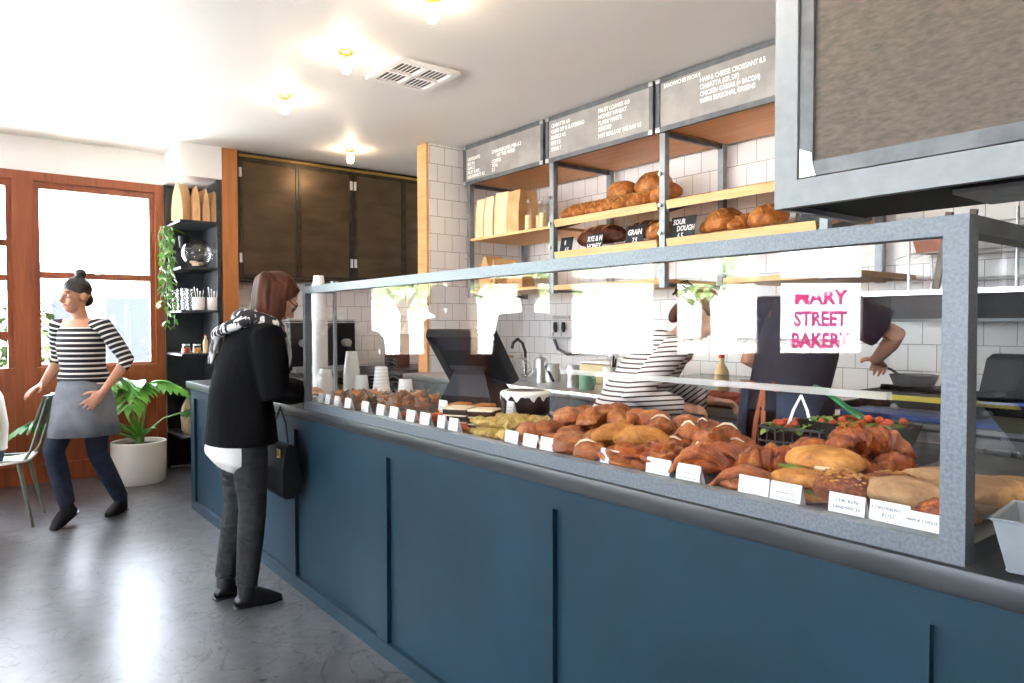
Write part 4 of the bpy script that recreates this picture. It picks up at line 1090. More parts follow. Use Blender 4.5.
# ============================================================ pastries
def crescent(l, w, h, segs=7, curve=.5, seed=0):
    """rolled croissant: ridged tube bent to a crescent, thick in the middle"""
    rng = random.Random(seed); n = segs*6+1; pts = []; rad = []
    for i in range(n):
        t = i/(n-1)*2-1
        x = l/2*t*(1-.10*curve*t*t); y = -curve*w*t*t
        env = (1-abs(t)**2.3)*.78+.22*(1-t*t*.8); ph = (i % 6)/6
        ridge = .80+.20*math.sin(PI*min(1, ph*1.25+.1))
        r_ = w/2*env*ridge*(1+.04*rng.uniform(-1, 1))
        pts.append(V((x, y, h*.48*env+.002))); rad.append((max(.004, r_), max(.004, h*.5*env*ridge)))
    return MB().tube(pts, rad, 16, side=(0, 1, 0), rnd=True)
def bunmesh(l, w, h, rag=.08, seed=0):
    def fn(q): return (1+rag*1.4*mnoise.noise(q*1.9+V((seed*3.1, 0, 0)))+rag*.5*mnoise.noise(q*5+V((seed*1.7, 2, 0))))*(1 if q.z > -.5 else .86)
    return MB().ell((0, 0, h*.46), (l/2, w/2, h*.54), fn=fn, seg=24, rg=16)
def spiral(r, h, seed=0):
    b = MB(); n = 90; pts = []; rad = []
    for i in range(n):
        t = i/(n-1); a = t*2*PI*2.6
        rr = r*.12+r*.76*t
        pts.append(V((rr*math.cos(a), rr*math.sin(a), h*(.62-.22*t)))); rad.append((r*.17, h*(.5-.1*t)))
    b.tube(pts, rad, 10, side=(1, 0, 0), rnd=True); b.ell((0, 0, h*.3), (r*.8, r*.8, h*.3)); return b
def fold(l, w, h, seed=0):
    """flaky folded pastry: overlapping layered lobes"""
    rng = random.Random(seed); b = MB()
    b.ell((0, 0, h*.36), (l*.48, w*.48, h*.36), seg=20, rg=12)
    for k in range(7):
        y = -w*.36+w*.12*k; hh = h*(.55+.4*math.cos((k-3)/3.4))
        pts = [V((-l*.47, y-.1*w, .012)), V((-l*.28, y, hh*.75)), V((0, y+w*.06*rng.uniform(-1, 1), hh)), V((l*.28, y+.1*w, hh*.75)), V((l*.47, y+.15*w, .012))]
        b.tube(pts, [(w*.05, h*.08), (w*.10, h*.12), (w*.12, h*.13), (w*.10, h*.12), (w*.05, h*.08)], 10, side=(0, 1, 0), rnd=True)
    return b
def seeds(l, w, h, n, seed=0, s=.0035):
    rng = random.Random(seed); b = MB()
    for k in range(n):
        a = rng.uniform(0, 2*PI); q = math.sqrt(rng.random())*.92
        x, y = l/2*q*math.cos(a), w/2*q*math.sin(a); z = h*.46+h*.54*math.sqrt(max(0, 1-q*q))
        b.ell((x, y, z), (s*1.5, s, s*.7), seg=6, rg=4)
    return b
HID = (0, 0, -50)
def proto(name, cat, *parts_):
    t = thing(name, name, cat, HID)
    for n, b, m_ in parts_: part(n, b, m_, t)
    return t
PR = {
 'croissant': proto('croissant', 'croissant', ('pastry', crescent(.17, .085, .075, 7, .35, 1), 'croissant')),
 'croissant2': proto('croissant', 'croissant', ('pastry', crescent(.16, .09, .082, 6, .5, 2), 'croissant')),
 'almond': proto('almond_croissant', 'croissant', ('pastry', crescent(.15, .095, .08, 6, .4, 3), 'croissant'), ('almond_flakes', seeds(.10, .07, .086, 26, 4, .004), 'golden')),
 'ham': proto('ham_croissant', 'croissant', ('pastry', crescent(.16, .09, .06, 9, .15, 5), 'croissant')),
 'danish': proto('flaky_pastry', 'pastry', ('pastry', fold(.15, .11, .065, 6), 'danish')),
 'danish2': proto('flaky_pastry', 'pastry', ('pastry', fold(.13, .12, .07, 8), 'danish')),
 'swirl': proto('pastry_swirl', 'pastry', ('pastry', spiral(.062, .062, 1), 'danish')),
 'bun': proto('glazed_bun', 'bun', ('crust', bunmesh(.108, .10, .080, .15, 1), 'bun')),
 'bun2': proto('glazed_bun', 'bun', ('crust', bunmesh(.10, .085, .072, .2, 2), 'bun')),
 'knot': proto('glazed_knot', 'bun', ('crust', MB().ell((-.025, .01, .034), (.036, .04, .036)).ell((.03, .012, .034), (.036, .04, .037)).ell((.0, -.02, .038), (.04, .034, .036)), 'bun')),
 'cream': proto('cream_bun', 'bun', ('crust', bunmesh(.09, .075, .072, .14, 3), 'bun'), ('cream_filling', MB().tube([(-.030, -.016, .060), (-.014, -.012, .0745), (.006, -.010, .078), (.026, -.008, .067)], [(.0015, .002), (.0036, .004), (.004, .004), (.0015, .002)], 8, rnd=True), 'cream')),
 'finger': proto('finger_roll', 'roll', ('crust', MB().tube([(-.065, 0, .024), (-.04, 0, .032), (0, 0, .036), (.04, 0, .032), (.065, 0, .024)], [(.018, .018), (.03, .029), (.033, .033), (.03, .029), (.018, .018)], 16, side=(0, 1, 0), rnd=True), 'golden')),
 'sandwich': proto('filled_roll', 'sandwich', ('lower_crust', bunmesh(.165, .10, .045, .06, 4), 'golden'), ('upper_crust', bunmesh(.165, .10, .05, .07, 5).xf(Matrix.Translation((0, .006, .034)) @ Matrix.Rotation(R(9), 4, 'X')), 'golden'), ('cheese', MB().box((.015, -.036, .046), (.045, .024, .010), rz=.2, bev=.003), 'cream')),
 'plainroll': proto('filled_roll', 'sandwich', ('lower_crust', bunmesh(.15, .09, .04, .06, 6), 'golden'), ('upper_crust', bunmesh(.15, .09, .046, .06, 7).xf(Matrix.Translation((0, .004, .030))), 'golden')),
 'seeded': proto('seeded_roll', 'roll', ('crust', bunmesh(.125, .10, .075, .07, 8), 'seed'), ('seeds', seeds(.115, .092, .078, 110, 3), 'golden')),
 'seeded2': proto('seeded_roll', 'roll', ('crust', bunmesh(.14, .085, .06, .06, 9), 'seed'), ('seeds', seeds(.12, .075, .063, 60, 5), 'golden')),
 'ciabatta': proto('ciabatta_roll', 'roll', ('crust', bunmesh(.17, .105, .062, .07, 10), 'flour')),
 'pesto': proto('herb_twist', 'pastry', ('pastry', MB().tube([(x*.02-.1, .010*math.sin(x*1.6), .025+.004*math.cos(x*2.1)) for x in range(11)], [(.012, .010)]+[(.023+.007*math.sin(k*2.2), .017+.005*math.cos(k*2.2)) for k in range(9)]+[(.012, .010)], 12, side=(0, 1, 0), rnd=True), 'pesto')),
 'cakeslice': proto('loaf_cake_slice', 'cake', ('crumb', MB().box((0, 0, .036), (.075, .085, .066), bev=.008), 'loafcake'), ('baked_top', MB().box((0, 0, .072), (.074, .084, .016), bev=.006), 'sponge')),
 'layer': proto('chocolate_cake_slice', 'cake', ('sponge', MB().box((0, 0, .012), (.09, .085, .018), bev=.002).box((0, 0, .035), (.09, .085, .018), bev=.002).box((0, 0, .058), (.09, .085, .018), bev=.002), 'choc'), ('cream_layers', MB().box((0, 0, .0235), (.088, .083, .005)).box((0, 0, .0465), (.088, .083, .005)).box((0, 0, .0705), (.092, .087, .007), bev=.003), 'cream')),
}
lf = MB(); rng = random.Random(2)
for k in range(10): leafmesh(lf, (-.07+.015*k, -.03, .042), (rng.uniform(-.4, .4), -1, .0), .022, .035)
part('lettuce', lf, 'salad', PR['sandwich'])
lf = MB()
for k in range(8): leafmesh(lf, (-.055+.015*k, -.026, .034), (rng.uniform(-.4, .4), -1, -.1), .018, .03)
part('lettuce', lf, 'salad', PR['plainroll'])
def muffin():
    t = proto('muffin', 'muffin', ('muffin_top', bunmesh(.074, .074, .055, .2, 2).xf(Matrix.Translation((0, 0, .036))), 'crust'))
    rs = []
    for z, r_, k in ((0, .024, 0), (.03, .029, .02), (.058, .034, .10), (.083, .042, .30)):
        rs.append([V((r_*(1+k*math.cos(4*a)*.9)*math.cos(a), r_*(1+k*math.cos(4*a)*.9)*math.sin(a), z+k*.05*math.cos(4*a))) for a in [2*PI*i/24 for i in range(24)]])
    b = MB().rings(rs, cap=False); 
    part('paper_case', b, 'parch', t); return t
PR['muffin'] = muffin()
PR['tart'] = proto('fruit_tart', 'tart', ('tart_shell', MB().lathe([(0, 0), (.035, 0), (.043, .025), (.038, .025), (.034, .012), (0, .012)], n=20), 'sponge'), ('filling', bunmesh(.07, .07, .022, .2, 3).xf(Matrix.Translation((0, 0, .012))), 'tomato'))
used = set()
def tz(y):
    for a, b, z in TRY:
        if a <= y < b: return z
    return TRY[0][2] if y < TRY[0][0] else TRY[-1][2]
def place(k, x, y, rz, label, group, dz=0, s=1, tilt=0, roll=0):
    o = PR[k] if k not in used else dup(PR[k])
    used.add(k); o.location = (x, y, tz(y)+.001+dz); o.scale = (s, s, s)
    q_ = random.Random(label)
    if k in ('bun', 'bun2', 'knot', 'cream'): tilt, roll = q_.uniform(-14, 14), q_.uniform(-14, 14); o.scale = (s*q_.uniform(.92, 1.1), s*q_.uniform(.92, 1.1), s*q_.uniform(.82, .95))
    o.rotation_euler = (R(tilt), R(roll), R(rz)); o['label'] = label; o['group'] = group; return o
G = 'pastries at the right end of the display case'
for a in [
 ('ham', -.555, 1.475, 75, 'ridged croissant at the far right corner of the case, behind the ham and cheese card', 0, 1.05),
 ('ciabatta', -.645, 1.50, 22, 'floury pale roll in front, above the two overlapping right-hand cards', .018, 1.05),
 ('ciabatta', -.628, 1.66, 18, 'floury pale roll behind the front one, left of the corner post', .012, 1.1),
 ('ciabatta', -.525, 1.60, 65, 'large floury roll seen through the end glass, behind the corner post', .022, 1.1),
 ('ciabatta', -.525, 1.76, 12, 'floury roll at the back of the end glass', .0, 1.05),
 ('seeded', -.742, 1.455, 10, 'dark seed-covered round roll behind the chicken sandwich card', .014, 1.0),
 ('seeded2', -.700, 1.585, 15, 'long seeded roll behind the dark seed-covered one', .012, 1.0),
 ('sandwich', -.838, 1.555, 12, 'large golden roll filled with green leaves and white cheese', .022, 1.08),
 ('plainroll', -.832, 1.455, 14, 'smaller golden filled roll just below the large filled one', .004, .95),
 ('croissant', -.975, 1.57, 22, 'large glazed croissant directly behind the two cards left of the filled rolls', .012, 1.22),
 ('croissant2', -.945, 1.70, -30, 'round-ended croissant with pale stripes, left of the sugared one', .012, 1.12),
 ('almond', -.880, 1.755, 70, 'topmost sugared croissant of the heap beside the salad', .052, 1.05),
 ('croissant2', -.850, 1.835, 60, 'croissant at the back right of the heap, beside the sugared one', .05, 1.0),
 ('croissant', -.842, 1.70, 75, 'croissant in shadow under the sugared one', .0, .95),
 ('croissant2', -.792, 1.79, 75, 'rightmost croissant of the heap, above the long seeded roll', .0, .95),
 ('croissant', -.925, 1.83, 10, 'croissant hidden at the back of the heap behind the sugared one', .0, .95),
 ('danish', -.972, 1.445, 12, 'low flaky pastry behind the wide card left of the filled rolls', .0, .95),
 ('danish2', -1.105, 1.455, 30, 'large folded flaky pastry above the gap between two cards, front row', .02, 1.05),
 ('danish', -1.140, 1.585, 15, 'dark folded pastry behind the large folded one', .012, 1.05),
 ('danish2', -1.06, 1.64, 60, 'flaky pastry wedged left of the large glazed croissant', .0, .95),
 ('swirl', -1.215, 1.435, 40, 'upright pastry between the two middle cards, front row', .0, 1.0),
 ('swirl', -1.270, 1.50, 70, 'flat brown pastry behind the card fourth from the right, front row', .012, 1.0),
 ('swirl', -1.318, 1.42, 0, 'broad round pastry standing right of the cream bun, front row', .004, 1.05),
 ('finger', -1.462, 1.535, 62, 'pale golden finger roll leaning in the middle of the buns', .036, 1.0),
 ('finger', -1.385, 1.555, 40, 'brown-topped finger roll right of the pale golden one', .034, 1.0),
 ('cream', -1.455, 1.42, 20, 'tall cream bun with white cream showing, front row', .0, 1.1),
 ('bun', -1.552, 1.42, 0, 'largest round bun in the front row, right of two small cards', .0, 1.0),
 ('bun2', -1.655, 1.435, 50, 'bun behind the two small side-by-side cards', .0, .9),
 ('knot', -1.735, 1.445, 10, 'lumpy orange bun at the left end of the bun heap, front row', .01, 1.1),
 ]:
    place(a[0], a[1], a[2], a[3], a[4], G, a[5], a[6])
# heap of buns behind the front row: five rows from front to back
G = 'buns heaped behind the front row of the display case'
rng = random.Random(11)
rows = [('second', 1.535, [-1.76, -1.665, -1.57], ['bun', 'knot', 'bun2'], .0),
        ('third', 1.625, [-1.80, -1.70, -1.60, -1.50, -1.405, -1.31, -1.22], ['bun', 'bun2', 'knot', 'cream', 'bun', 'cream', 'cream'], .0),
        ('fourth', 1.715, [-1.86, -1.76, -1.66, -1.56, -1.46, -1.365, -1.27, -1.18], ['bun2', 'bun', 'knot', 'bun', 'cream', 'cream', 'bun2', 'cream'], .0),
        ('back', 1.815, [-1.80, -1.70, -1.60, -1.50, -1.405, -1.31, -1.215], ['bun', 'bun2', 'bun', 'cream', 'bun2', 'cream', 'cream'], .0)]
kw = {'bun': 'smooth round bun', 'bun2': 'bumpy oval bun', 'knot': 'three-lobed bun', 'cream': 'cream-filled bun'}
for rn, y, xs, ks, dz in rows:
    for i, (x, k) in enumerate(zip(xs, ks)):
        place(k, x+rng.uniform(-.008, .008), y+rng.uniform(-.01, .01), rng.uniform(-50, 50), 'glazed %s, %s from the left in the %s row of the bun heap' % (kw[k], ORD[i], rn), G, dz, rng.uniform(.97, 1.1))
top = [(-1.745, 1.60, 'bun', .05), (-1.66, 1.62, 'bun2', .05), (-1.78, 1.70, 'bun2', .045), (-1.69, 1.71, 'bun', .052), (-1.58, 1.67, 'knot', .05), (-1.72, 1.80, 'bun', .045), (-1.60, 1.77, 'bun2', .048), (-1.50, 1.74, 'bun', .045), (-1.42, 1.67, 'cream', .042), (-1.40, 1.77, 'bun', .042), (-1.30, 1.67, 'cream', .04), (-1.31, 1.77, 'cream', .042), (-1.22, 1.72, 'cream', .038), (-1.22, 1.65, 'bun2', .034)]
for i, (x, y, k, dz) in enumerate(top):
    place(k, x, y, rng.uniform(-40, 40), 'glazed %s lying on top of the bun heap, %s from the left there' % (kw[k], ORD[i]), 'buns on top of the heap', dz, .98)
# herb twists, cakes, muffins
G = 'herb twists beside the cakes'
for i, (x, y, a, dz) in enumerate(((-1.90, 1.42, 20, 0), (-1.95, 1.475, 14, .0), (-1.88, 1.53, 18, .0), (-2.0, 1.56, 10, .0), (-1.90, 1.60, 22, .0), (-1.93, 1.45, 30, .034), (-1.95, 1.53, 8, .034), (-2.0, 1.67, 12, .0), (-2.10, 1.72, 10, .0))):
    place('pesto', x, y, a, 'greenish golden herb twist, %s of the pile counting from the glass to the back' % ORD[i], G, dz)
G = 'cake slices in the middle of the display case'
place('layer', -2.19, 1.46, 32, 'dark chocolate layer slice left of its twin', G, .012, 1.05); place('layer', -2.08, 1.495, 32, 'dark chocolate layer slice right of its twin', G, .012, 1.05)
place('cakeslice', -2.39, 1.60, 25, 'golden square cake slice left of its twin, behind the chocolate slices', G, .0, .95); place('cakeslice', -2.27, 1.63, 25, 'golden square cake slice right of its twin, behind the chocolate slices', G, .0, .95)
ck = thing('drip_cake', 'round dark chocolate cake with dripping white icing', 'cake', (-2.38, 1.93, .931)); ck.scale = (.8, .8, .85)
part('cake_stand', MB().lathe([(0, 0), (.06, 0), (.05, .008), (.022, .012), (.022, .02), (.15, .026), (.15, .032), (0, .032)], n=36), 'glass', ck)
part('sponge', MB().lathe([(0, .033), (.128, .033), (.13, .04), (.13, .125), (.12, .133), (0, .135)], n=40), 'choc', ck)
rs = []
for z, r_, top_ in ((None, .135, 0), (.132, .138, 1), (.142, .128, 1), (.146, .112, 1), (.142, .10, 1)):
    ring_ = []
    for i in range(72):
        a = 2*PI*i/72; drip = .016+.013*math.sin(a*11)+.010*math.sin(a*17+1)
        ring_.append(V((r_*math.cos(a), r_*math.sin(a), (.128-max(.006, drip)) if z is None else z)))
    rs.append(ring_)
part('white_icing', MB().rings(rs, cap=False), 'icing', ck); part('ganache_top', MB().lathe([(0, .1405), (.105, .1405), (.104, .143), (0, .1445)], n=36), 'darksteel', ck)
G = 'muffins in parchment cases'
mpos = [(-3.16, 1.43), (-3.03, 1.45), (-2.90, 1.44), (-2.79, 1.47), (-2.67, 1.455), (-3.20, 1.54), (-3.07, 1.55), (-2.96, 1.56), (-2.84, 1.56), (-2.72, 1.56), (-2.60, 1.55), (-2.98, 1.66), (-2.84, 1.68), (-2.70, 1.66)]
for i, (x, y) in enumerate(mpos):
    row, k = (('front', i), ('middle', i-5), ('back', i-11))[0 if i < 5 else 1 if i < 11 else 2]
    place('muffin', x, y, 37*i, 'muffin in a brown parchment case, %s from the left in the %s muffin row' % (ORD[k], row), G, .002, .86+.06*math.sin(i*2.2), 5*math.sin(i), 5*math.cos(i*1.7))
G = 'fruit tarts in front of the cakes'
for i, (x, y) in enumerate(((-2.56, 1.43), (-2.46, 1.445), (-2.36, 1.43), (-2.47, 1.54), (-2.57, 1.64), (-2.12, 1.44))):
    place('tart', x, y, 50*i, 'small red fruit tart, %s' % ['leftmost of the front three', 'middle of the front three', 'rightmost of the front three', 'second row behind the front three', 'back left beside the golden cake slice', 'right of the chocolate slices'][i], G, .0)
# price cards
def card(x, y, w, h, lines, label, rz=0, z=.945):
    t = thing('price_card', label, 'price card', (x, y, z), rz, 'white price cards along the front of the display case')
    part('card_face', MB().rings([[V((-w/2, -.001, 0)), V((w/2, -.001, 0)), V((w/2, .001, 0)), V((-w/2, .001, 0))], [V((-w/2, .008, h)), V((w/2, .008, h)), V((w/2, .010, h)), V((-w/2, .010, h))]]), 'paperwhite', t, smooth=False)
    part('card_foot', MB().rings([[V((-w/2, .028, 0)), V((w/2, .028, 0)), V((w/2, .030, 0)), V((-w/2, .030, 0))], [V((-w/2, .009, h)), V((w/2, .009, h)), V((w/2, .0105, h)), V((-w/2, .0105, h))]]), 'paperwhite', t, smooth=False)
    an = math.atan2(.009, h); m = Matrix.Translation((0, -.0016, 0)) @ Matrix.Rotation(-an, 4, 'X') @ Matrix(((1, 0, 0, 0), (0, 0, -1, 0), (0, 1, 0, 0), (0, 0, 0, 1)))
    if lines: part('lettering', textblock([(s, 0, yy, sz, 'CENTER', 1, 0) for s, yy, sz in lines], m), 'ink', t, smooth=False)
    else:
        b = MB(); rng = random.Random(label)
        for k in range(2):
            xx = -w*.3
            while xx < w*.25:
                l = rng.uniform(.006, .012); p = [m @ V((xx+q*l/3, h*(.62-.2*k)+.0018*(q % 2), .0006)) for q in range(4)]
                b.tube(p, .0007, 4); xx += l+.003
        part('lettering', b, 'ink', t)
    return t
cards = [(-3.267, .055, None, 'white price card beside the left case post'), (-3.185, .05, None, 'white price card second from the left case post'), (-3.085, .05, None, 'white price card third from the left case post'), (-2.968, .06, None, 'white price card fourth from the left case post'),
 (-2.797, .066, None, 'white price card in front of the third front-row muffin'), (-2.656, .066, None, 'white price card in front of the rightmost front-row muffins'), (-2.541, .066, None, 'white price card in front of the left fruit tart'), (-2.406, .066, None, 'white price card between the front fruit tarts'), (-2.302, .066, None, 'white price card right of the front fruit tarts'), (-2.186, .05, None, 'narrow white price card in front of the left chocolate slice'), (-2.107, .056, None, 'white price card left of the herb twists'),
 (-1.772, .066, None, 'white price card at the left end of the bun heap'), (-1.680, .066, None, 'white price card left of two touching cards before the buns'), (-1.596, .07, None, 'white price card touching its left neighbour before the largest bun'), (-1.344, .066, None, 'white price card in front of the broad round pastry'), (-1.176, .076, None, 'white price card left of the large folded flaky pastry'), (-1.083, .07, None, 'white price card in front of the large folded flaky pastry'),
 (-.905, .075, None, 'white price card in front of the low flaky pastry'), (-.828, .07, None, 'white price card in front of the smaller filled roll'),
 (-.697, .072, [('CHICKEN', .040, .0105), ('SANDWICH', .027, .0100)], 'white price card reading chicken sandwich'), (-.616, .072, [('CONTINENTAL', .041, .0092), ('ROLL', .028, .0105)], 'white price card reading continental roll'), (-.556, .072, [('HAM & CHEESE', .033, .0082)], 'white price card reading ham and cheese, lowest at the corner post')]
for i, (x, w, ln, lb) in enumerate(cards):
    last = i == len(cards)-1
    card(x, 1.369 if last else 1.374, w, .05 if last else (.062 if x < -2.0 else .056), ln, lb)
card(-2.535, 1.60, .06, .075, None, 'white price card standing behind the fruit tarts, left of the golden cake slices', z=TRY[0][2])
card(-2.33, 1.80, .045, .07, None, 'white price card standing in front of the dripping chocolate cake', z=TRY[1][2]+.0005)
# salad crates at the back of the case
cr = thing('wire_basket', 'dark wire basket of salad at the back of the case', 'basket', (-1.14, 1.98, .931), R(12))
wb = MB(); W, D, H = .10, .075, .10
for z in (.004, .03, .06, H):
    wb.tube([(-W, -D, z), (W, -D, z), (W, D, z), (-W, D, z), (-W, -D, z)], .0028 if z < H else .004, 6)
for k in range(9):
    x = -W+2*W*k/8
    for y in (-D, D): wb.cyl((x, y, 0), (x, y, H), .0022, n=5)
for k in range(6):
    y = -D+2*D*k/5
    for x in (-W, W): wb.cyl((x, y, 0), (x, y, H), .0022, n=5)
part('wires', wb, 'darksteel', cr); part('liner', MB().b2(-W+.006, W-.006, -D+.006, D-.006, .004, .085), 'blackmatt', cr)
def saladmound(w, d, z, parent, seed):
    rng = random.Random(seed); a = MB(); b = MB()
    for k in range(70):
        p = (rng.uniform(-w, w), rng.uniform(-d, d), z+rng.uniform(0, .018)); an = rng.uniform(0, 6.28)
        leafmesh(a, p, (math.cos(an), math.sin(an), rng.uniform(-.1, .5)), .04, .026)
    part('salad_leaves', a, 'salad', parent)
    for k in range(12):
        b.ell((rng.uniform(-w, w), rng.uniform(-d, d), z+rng.uniform(.01, .026)), (.013, .011, .01), seg=10, rg=8)
    part('tomato_pieces', b, 'tomato', parent)
saladmound(W*.8, D*.8, .088, cr, 1)
tg = thing('salad_tongs', 'pale tongs standing in the wire salad basket', 'tongs', (-1.14, 1.98, 1.02))
for s_ in (-1, 1): part('tong_arm', MB().tube([(.0, 0, .105), (s_*.022, -.004, .06), (s_*.04, -.01, 0)], [.004, .0045, .006], 8, flat=.5), 'papercup', tg)
sb2 = thing('salad_dish', 'black dish of mixed salad with tomato right of the wire basket', 'salad', (-.98, 2.0, .931), R(-8)); sb2.scale = (1, 1, 1.25)
part('dish', MB().rings([[V((x*k, y*k, z)) for x, y in ((-.13, -.09), (.13, -.09), (.13, .09), (-.13, .09))] for z, k in ((0, .7), (.1, 1), (.103, 1.03), (.103, .97), (.085, .93))]), 'blackmatt', sb2, smooth=False)
saladmound(.11, .07, .088, sb2, 4)
gt = thing('green_tongs', 'green plastic tongs lying in the mixed salad', 'tongs', (-1.06, 2.02, 1.068), R(20))
for s_ in (-1, 1): part('tong_arm', MB().tube([(-.055, 0, .085), (-.03, s_*.008, .075), (.03, s_*.022, .03), (.075, s_*.03, .0)], [.012, .014, .013, .015], 10, flat=.35), 'greenplastic', gt)
# ============================================================ people
DEF = dict(pelvis=(0, 0, .90), waist=(0, 0, 1.03), chest=(0, .012, 1.20), top=(0, -.005, 1.335), neck=(0, -.005, 1.38), head=(0, .03, 1.525), hf=(0, 1, 0), hu=(0, 0, 1),
           shR=(.165, -.005, 1.335), elR=(.205, -.03, 1.07), wrR=(.21, .06, .85), shL=(-.165, -.005, 1.335), elL=(-.205, -.03, 1.07), wrL=(-.21, .06, .85),
           hR=(0, .25, -1), hL=(0, .25, -1), nR=(-1, 0, 0), nL=(1, 0, 0), curl=.35, spread=.06,
           hipR=(.085, 0, .86), knR=(.09, .015, .48), anR=(.085, -.03, .085), ftR=(0, 1, 0), hipL=(-.085, 0, .86), knL=(-.09, .015, .48), anL=(-.085, -.03, .085), ftL=(0, 1, 0))

def hand(mb, w, d, n, thumb, curl, spread, k=1):
    """palm, four unequal bent fingers and a thumb leaving the side of the palm"""
    w = V(w); d = V(d).normalized(); n = V(n); n = (n-d*n.dot(d)).normalized(); a = d.cross(n).normalized()
    if a.dot(V(thumb)) < 0: a = -a
    mb.tube([w-d*.02, w+d*.015, w+d*.05, w+d*.088], [(.021*k, .016*k), (.028*k, .015*k), (.036*k, .0135*k), (.037*k, .011*k)], 12, side=a, rnd=True)
    for i, (off, ln, r_) in enumerate(((.029, .068, .0082), (.010, .077, .0086), (-.010, .071, .0082), (-.028, .055, .0074))):
        p = w+d*.085*k+a*off*k; e = d+a*off*spread*40; e.normalize(); c = curl*(1+.18*i)
        p1 = p+(e*math.cos(c*.6)+n*math.sin(c*.6))*ln*.42*k
        p2 = p1+(e*math.cos(c*1.5)+n*math.sin(c*1.5))*ln*.33*k
        p3 = p2+(e*math.cos(c*2.3)+n*math.sin(c*2.3))*ln*.25*k
        mb.tube([p-e*.015, p, p1, p2, p3], [r_*k]*3+[r_*.92*k, r_*.8*k], 8, rnd=True)
    p = w+d*.022*k+a*.022*k; e = (d*.62+a*.75+n*.25).normalized()
    p1 = p+e*.036*k; p2 = p1+(e+d*.5+n*.15).normalized()*.03*k; p3 = p2+(d+n*.25+a*.2).normalized()*.024*k
    mb.tube([p-e*.012, p, p1, p2, p3], [.012*k, .0125*k, .0108*k, .0098*k, .008*k], 8, rnd=True)

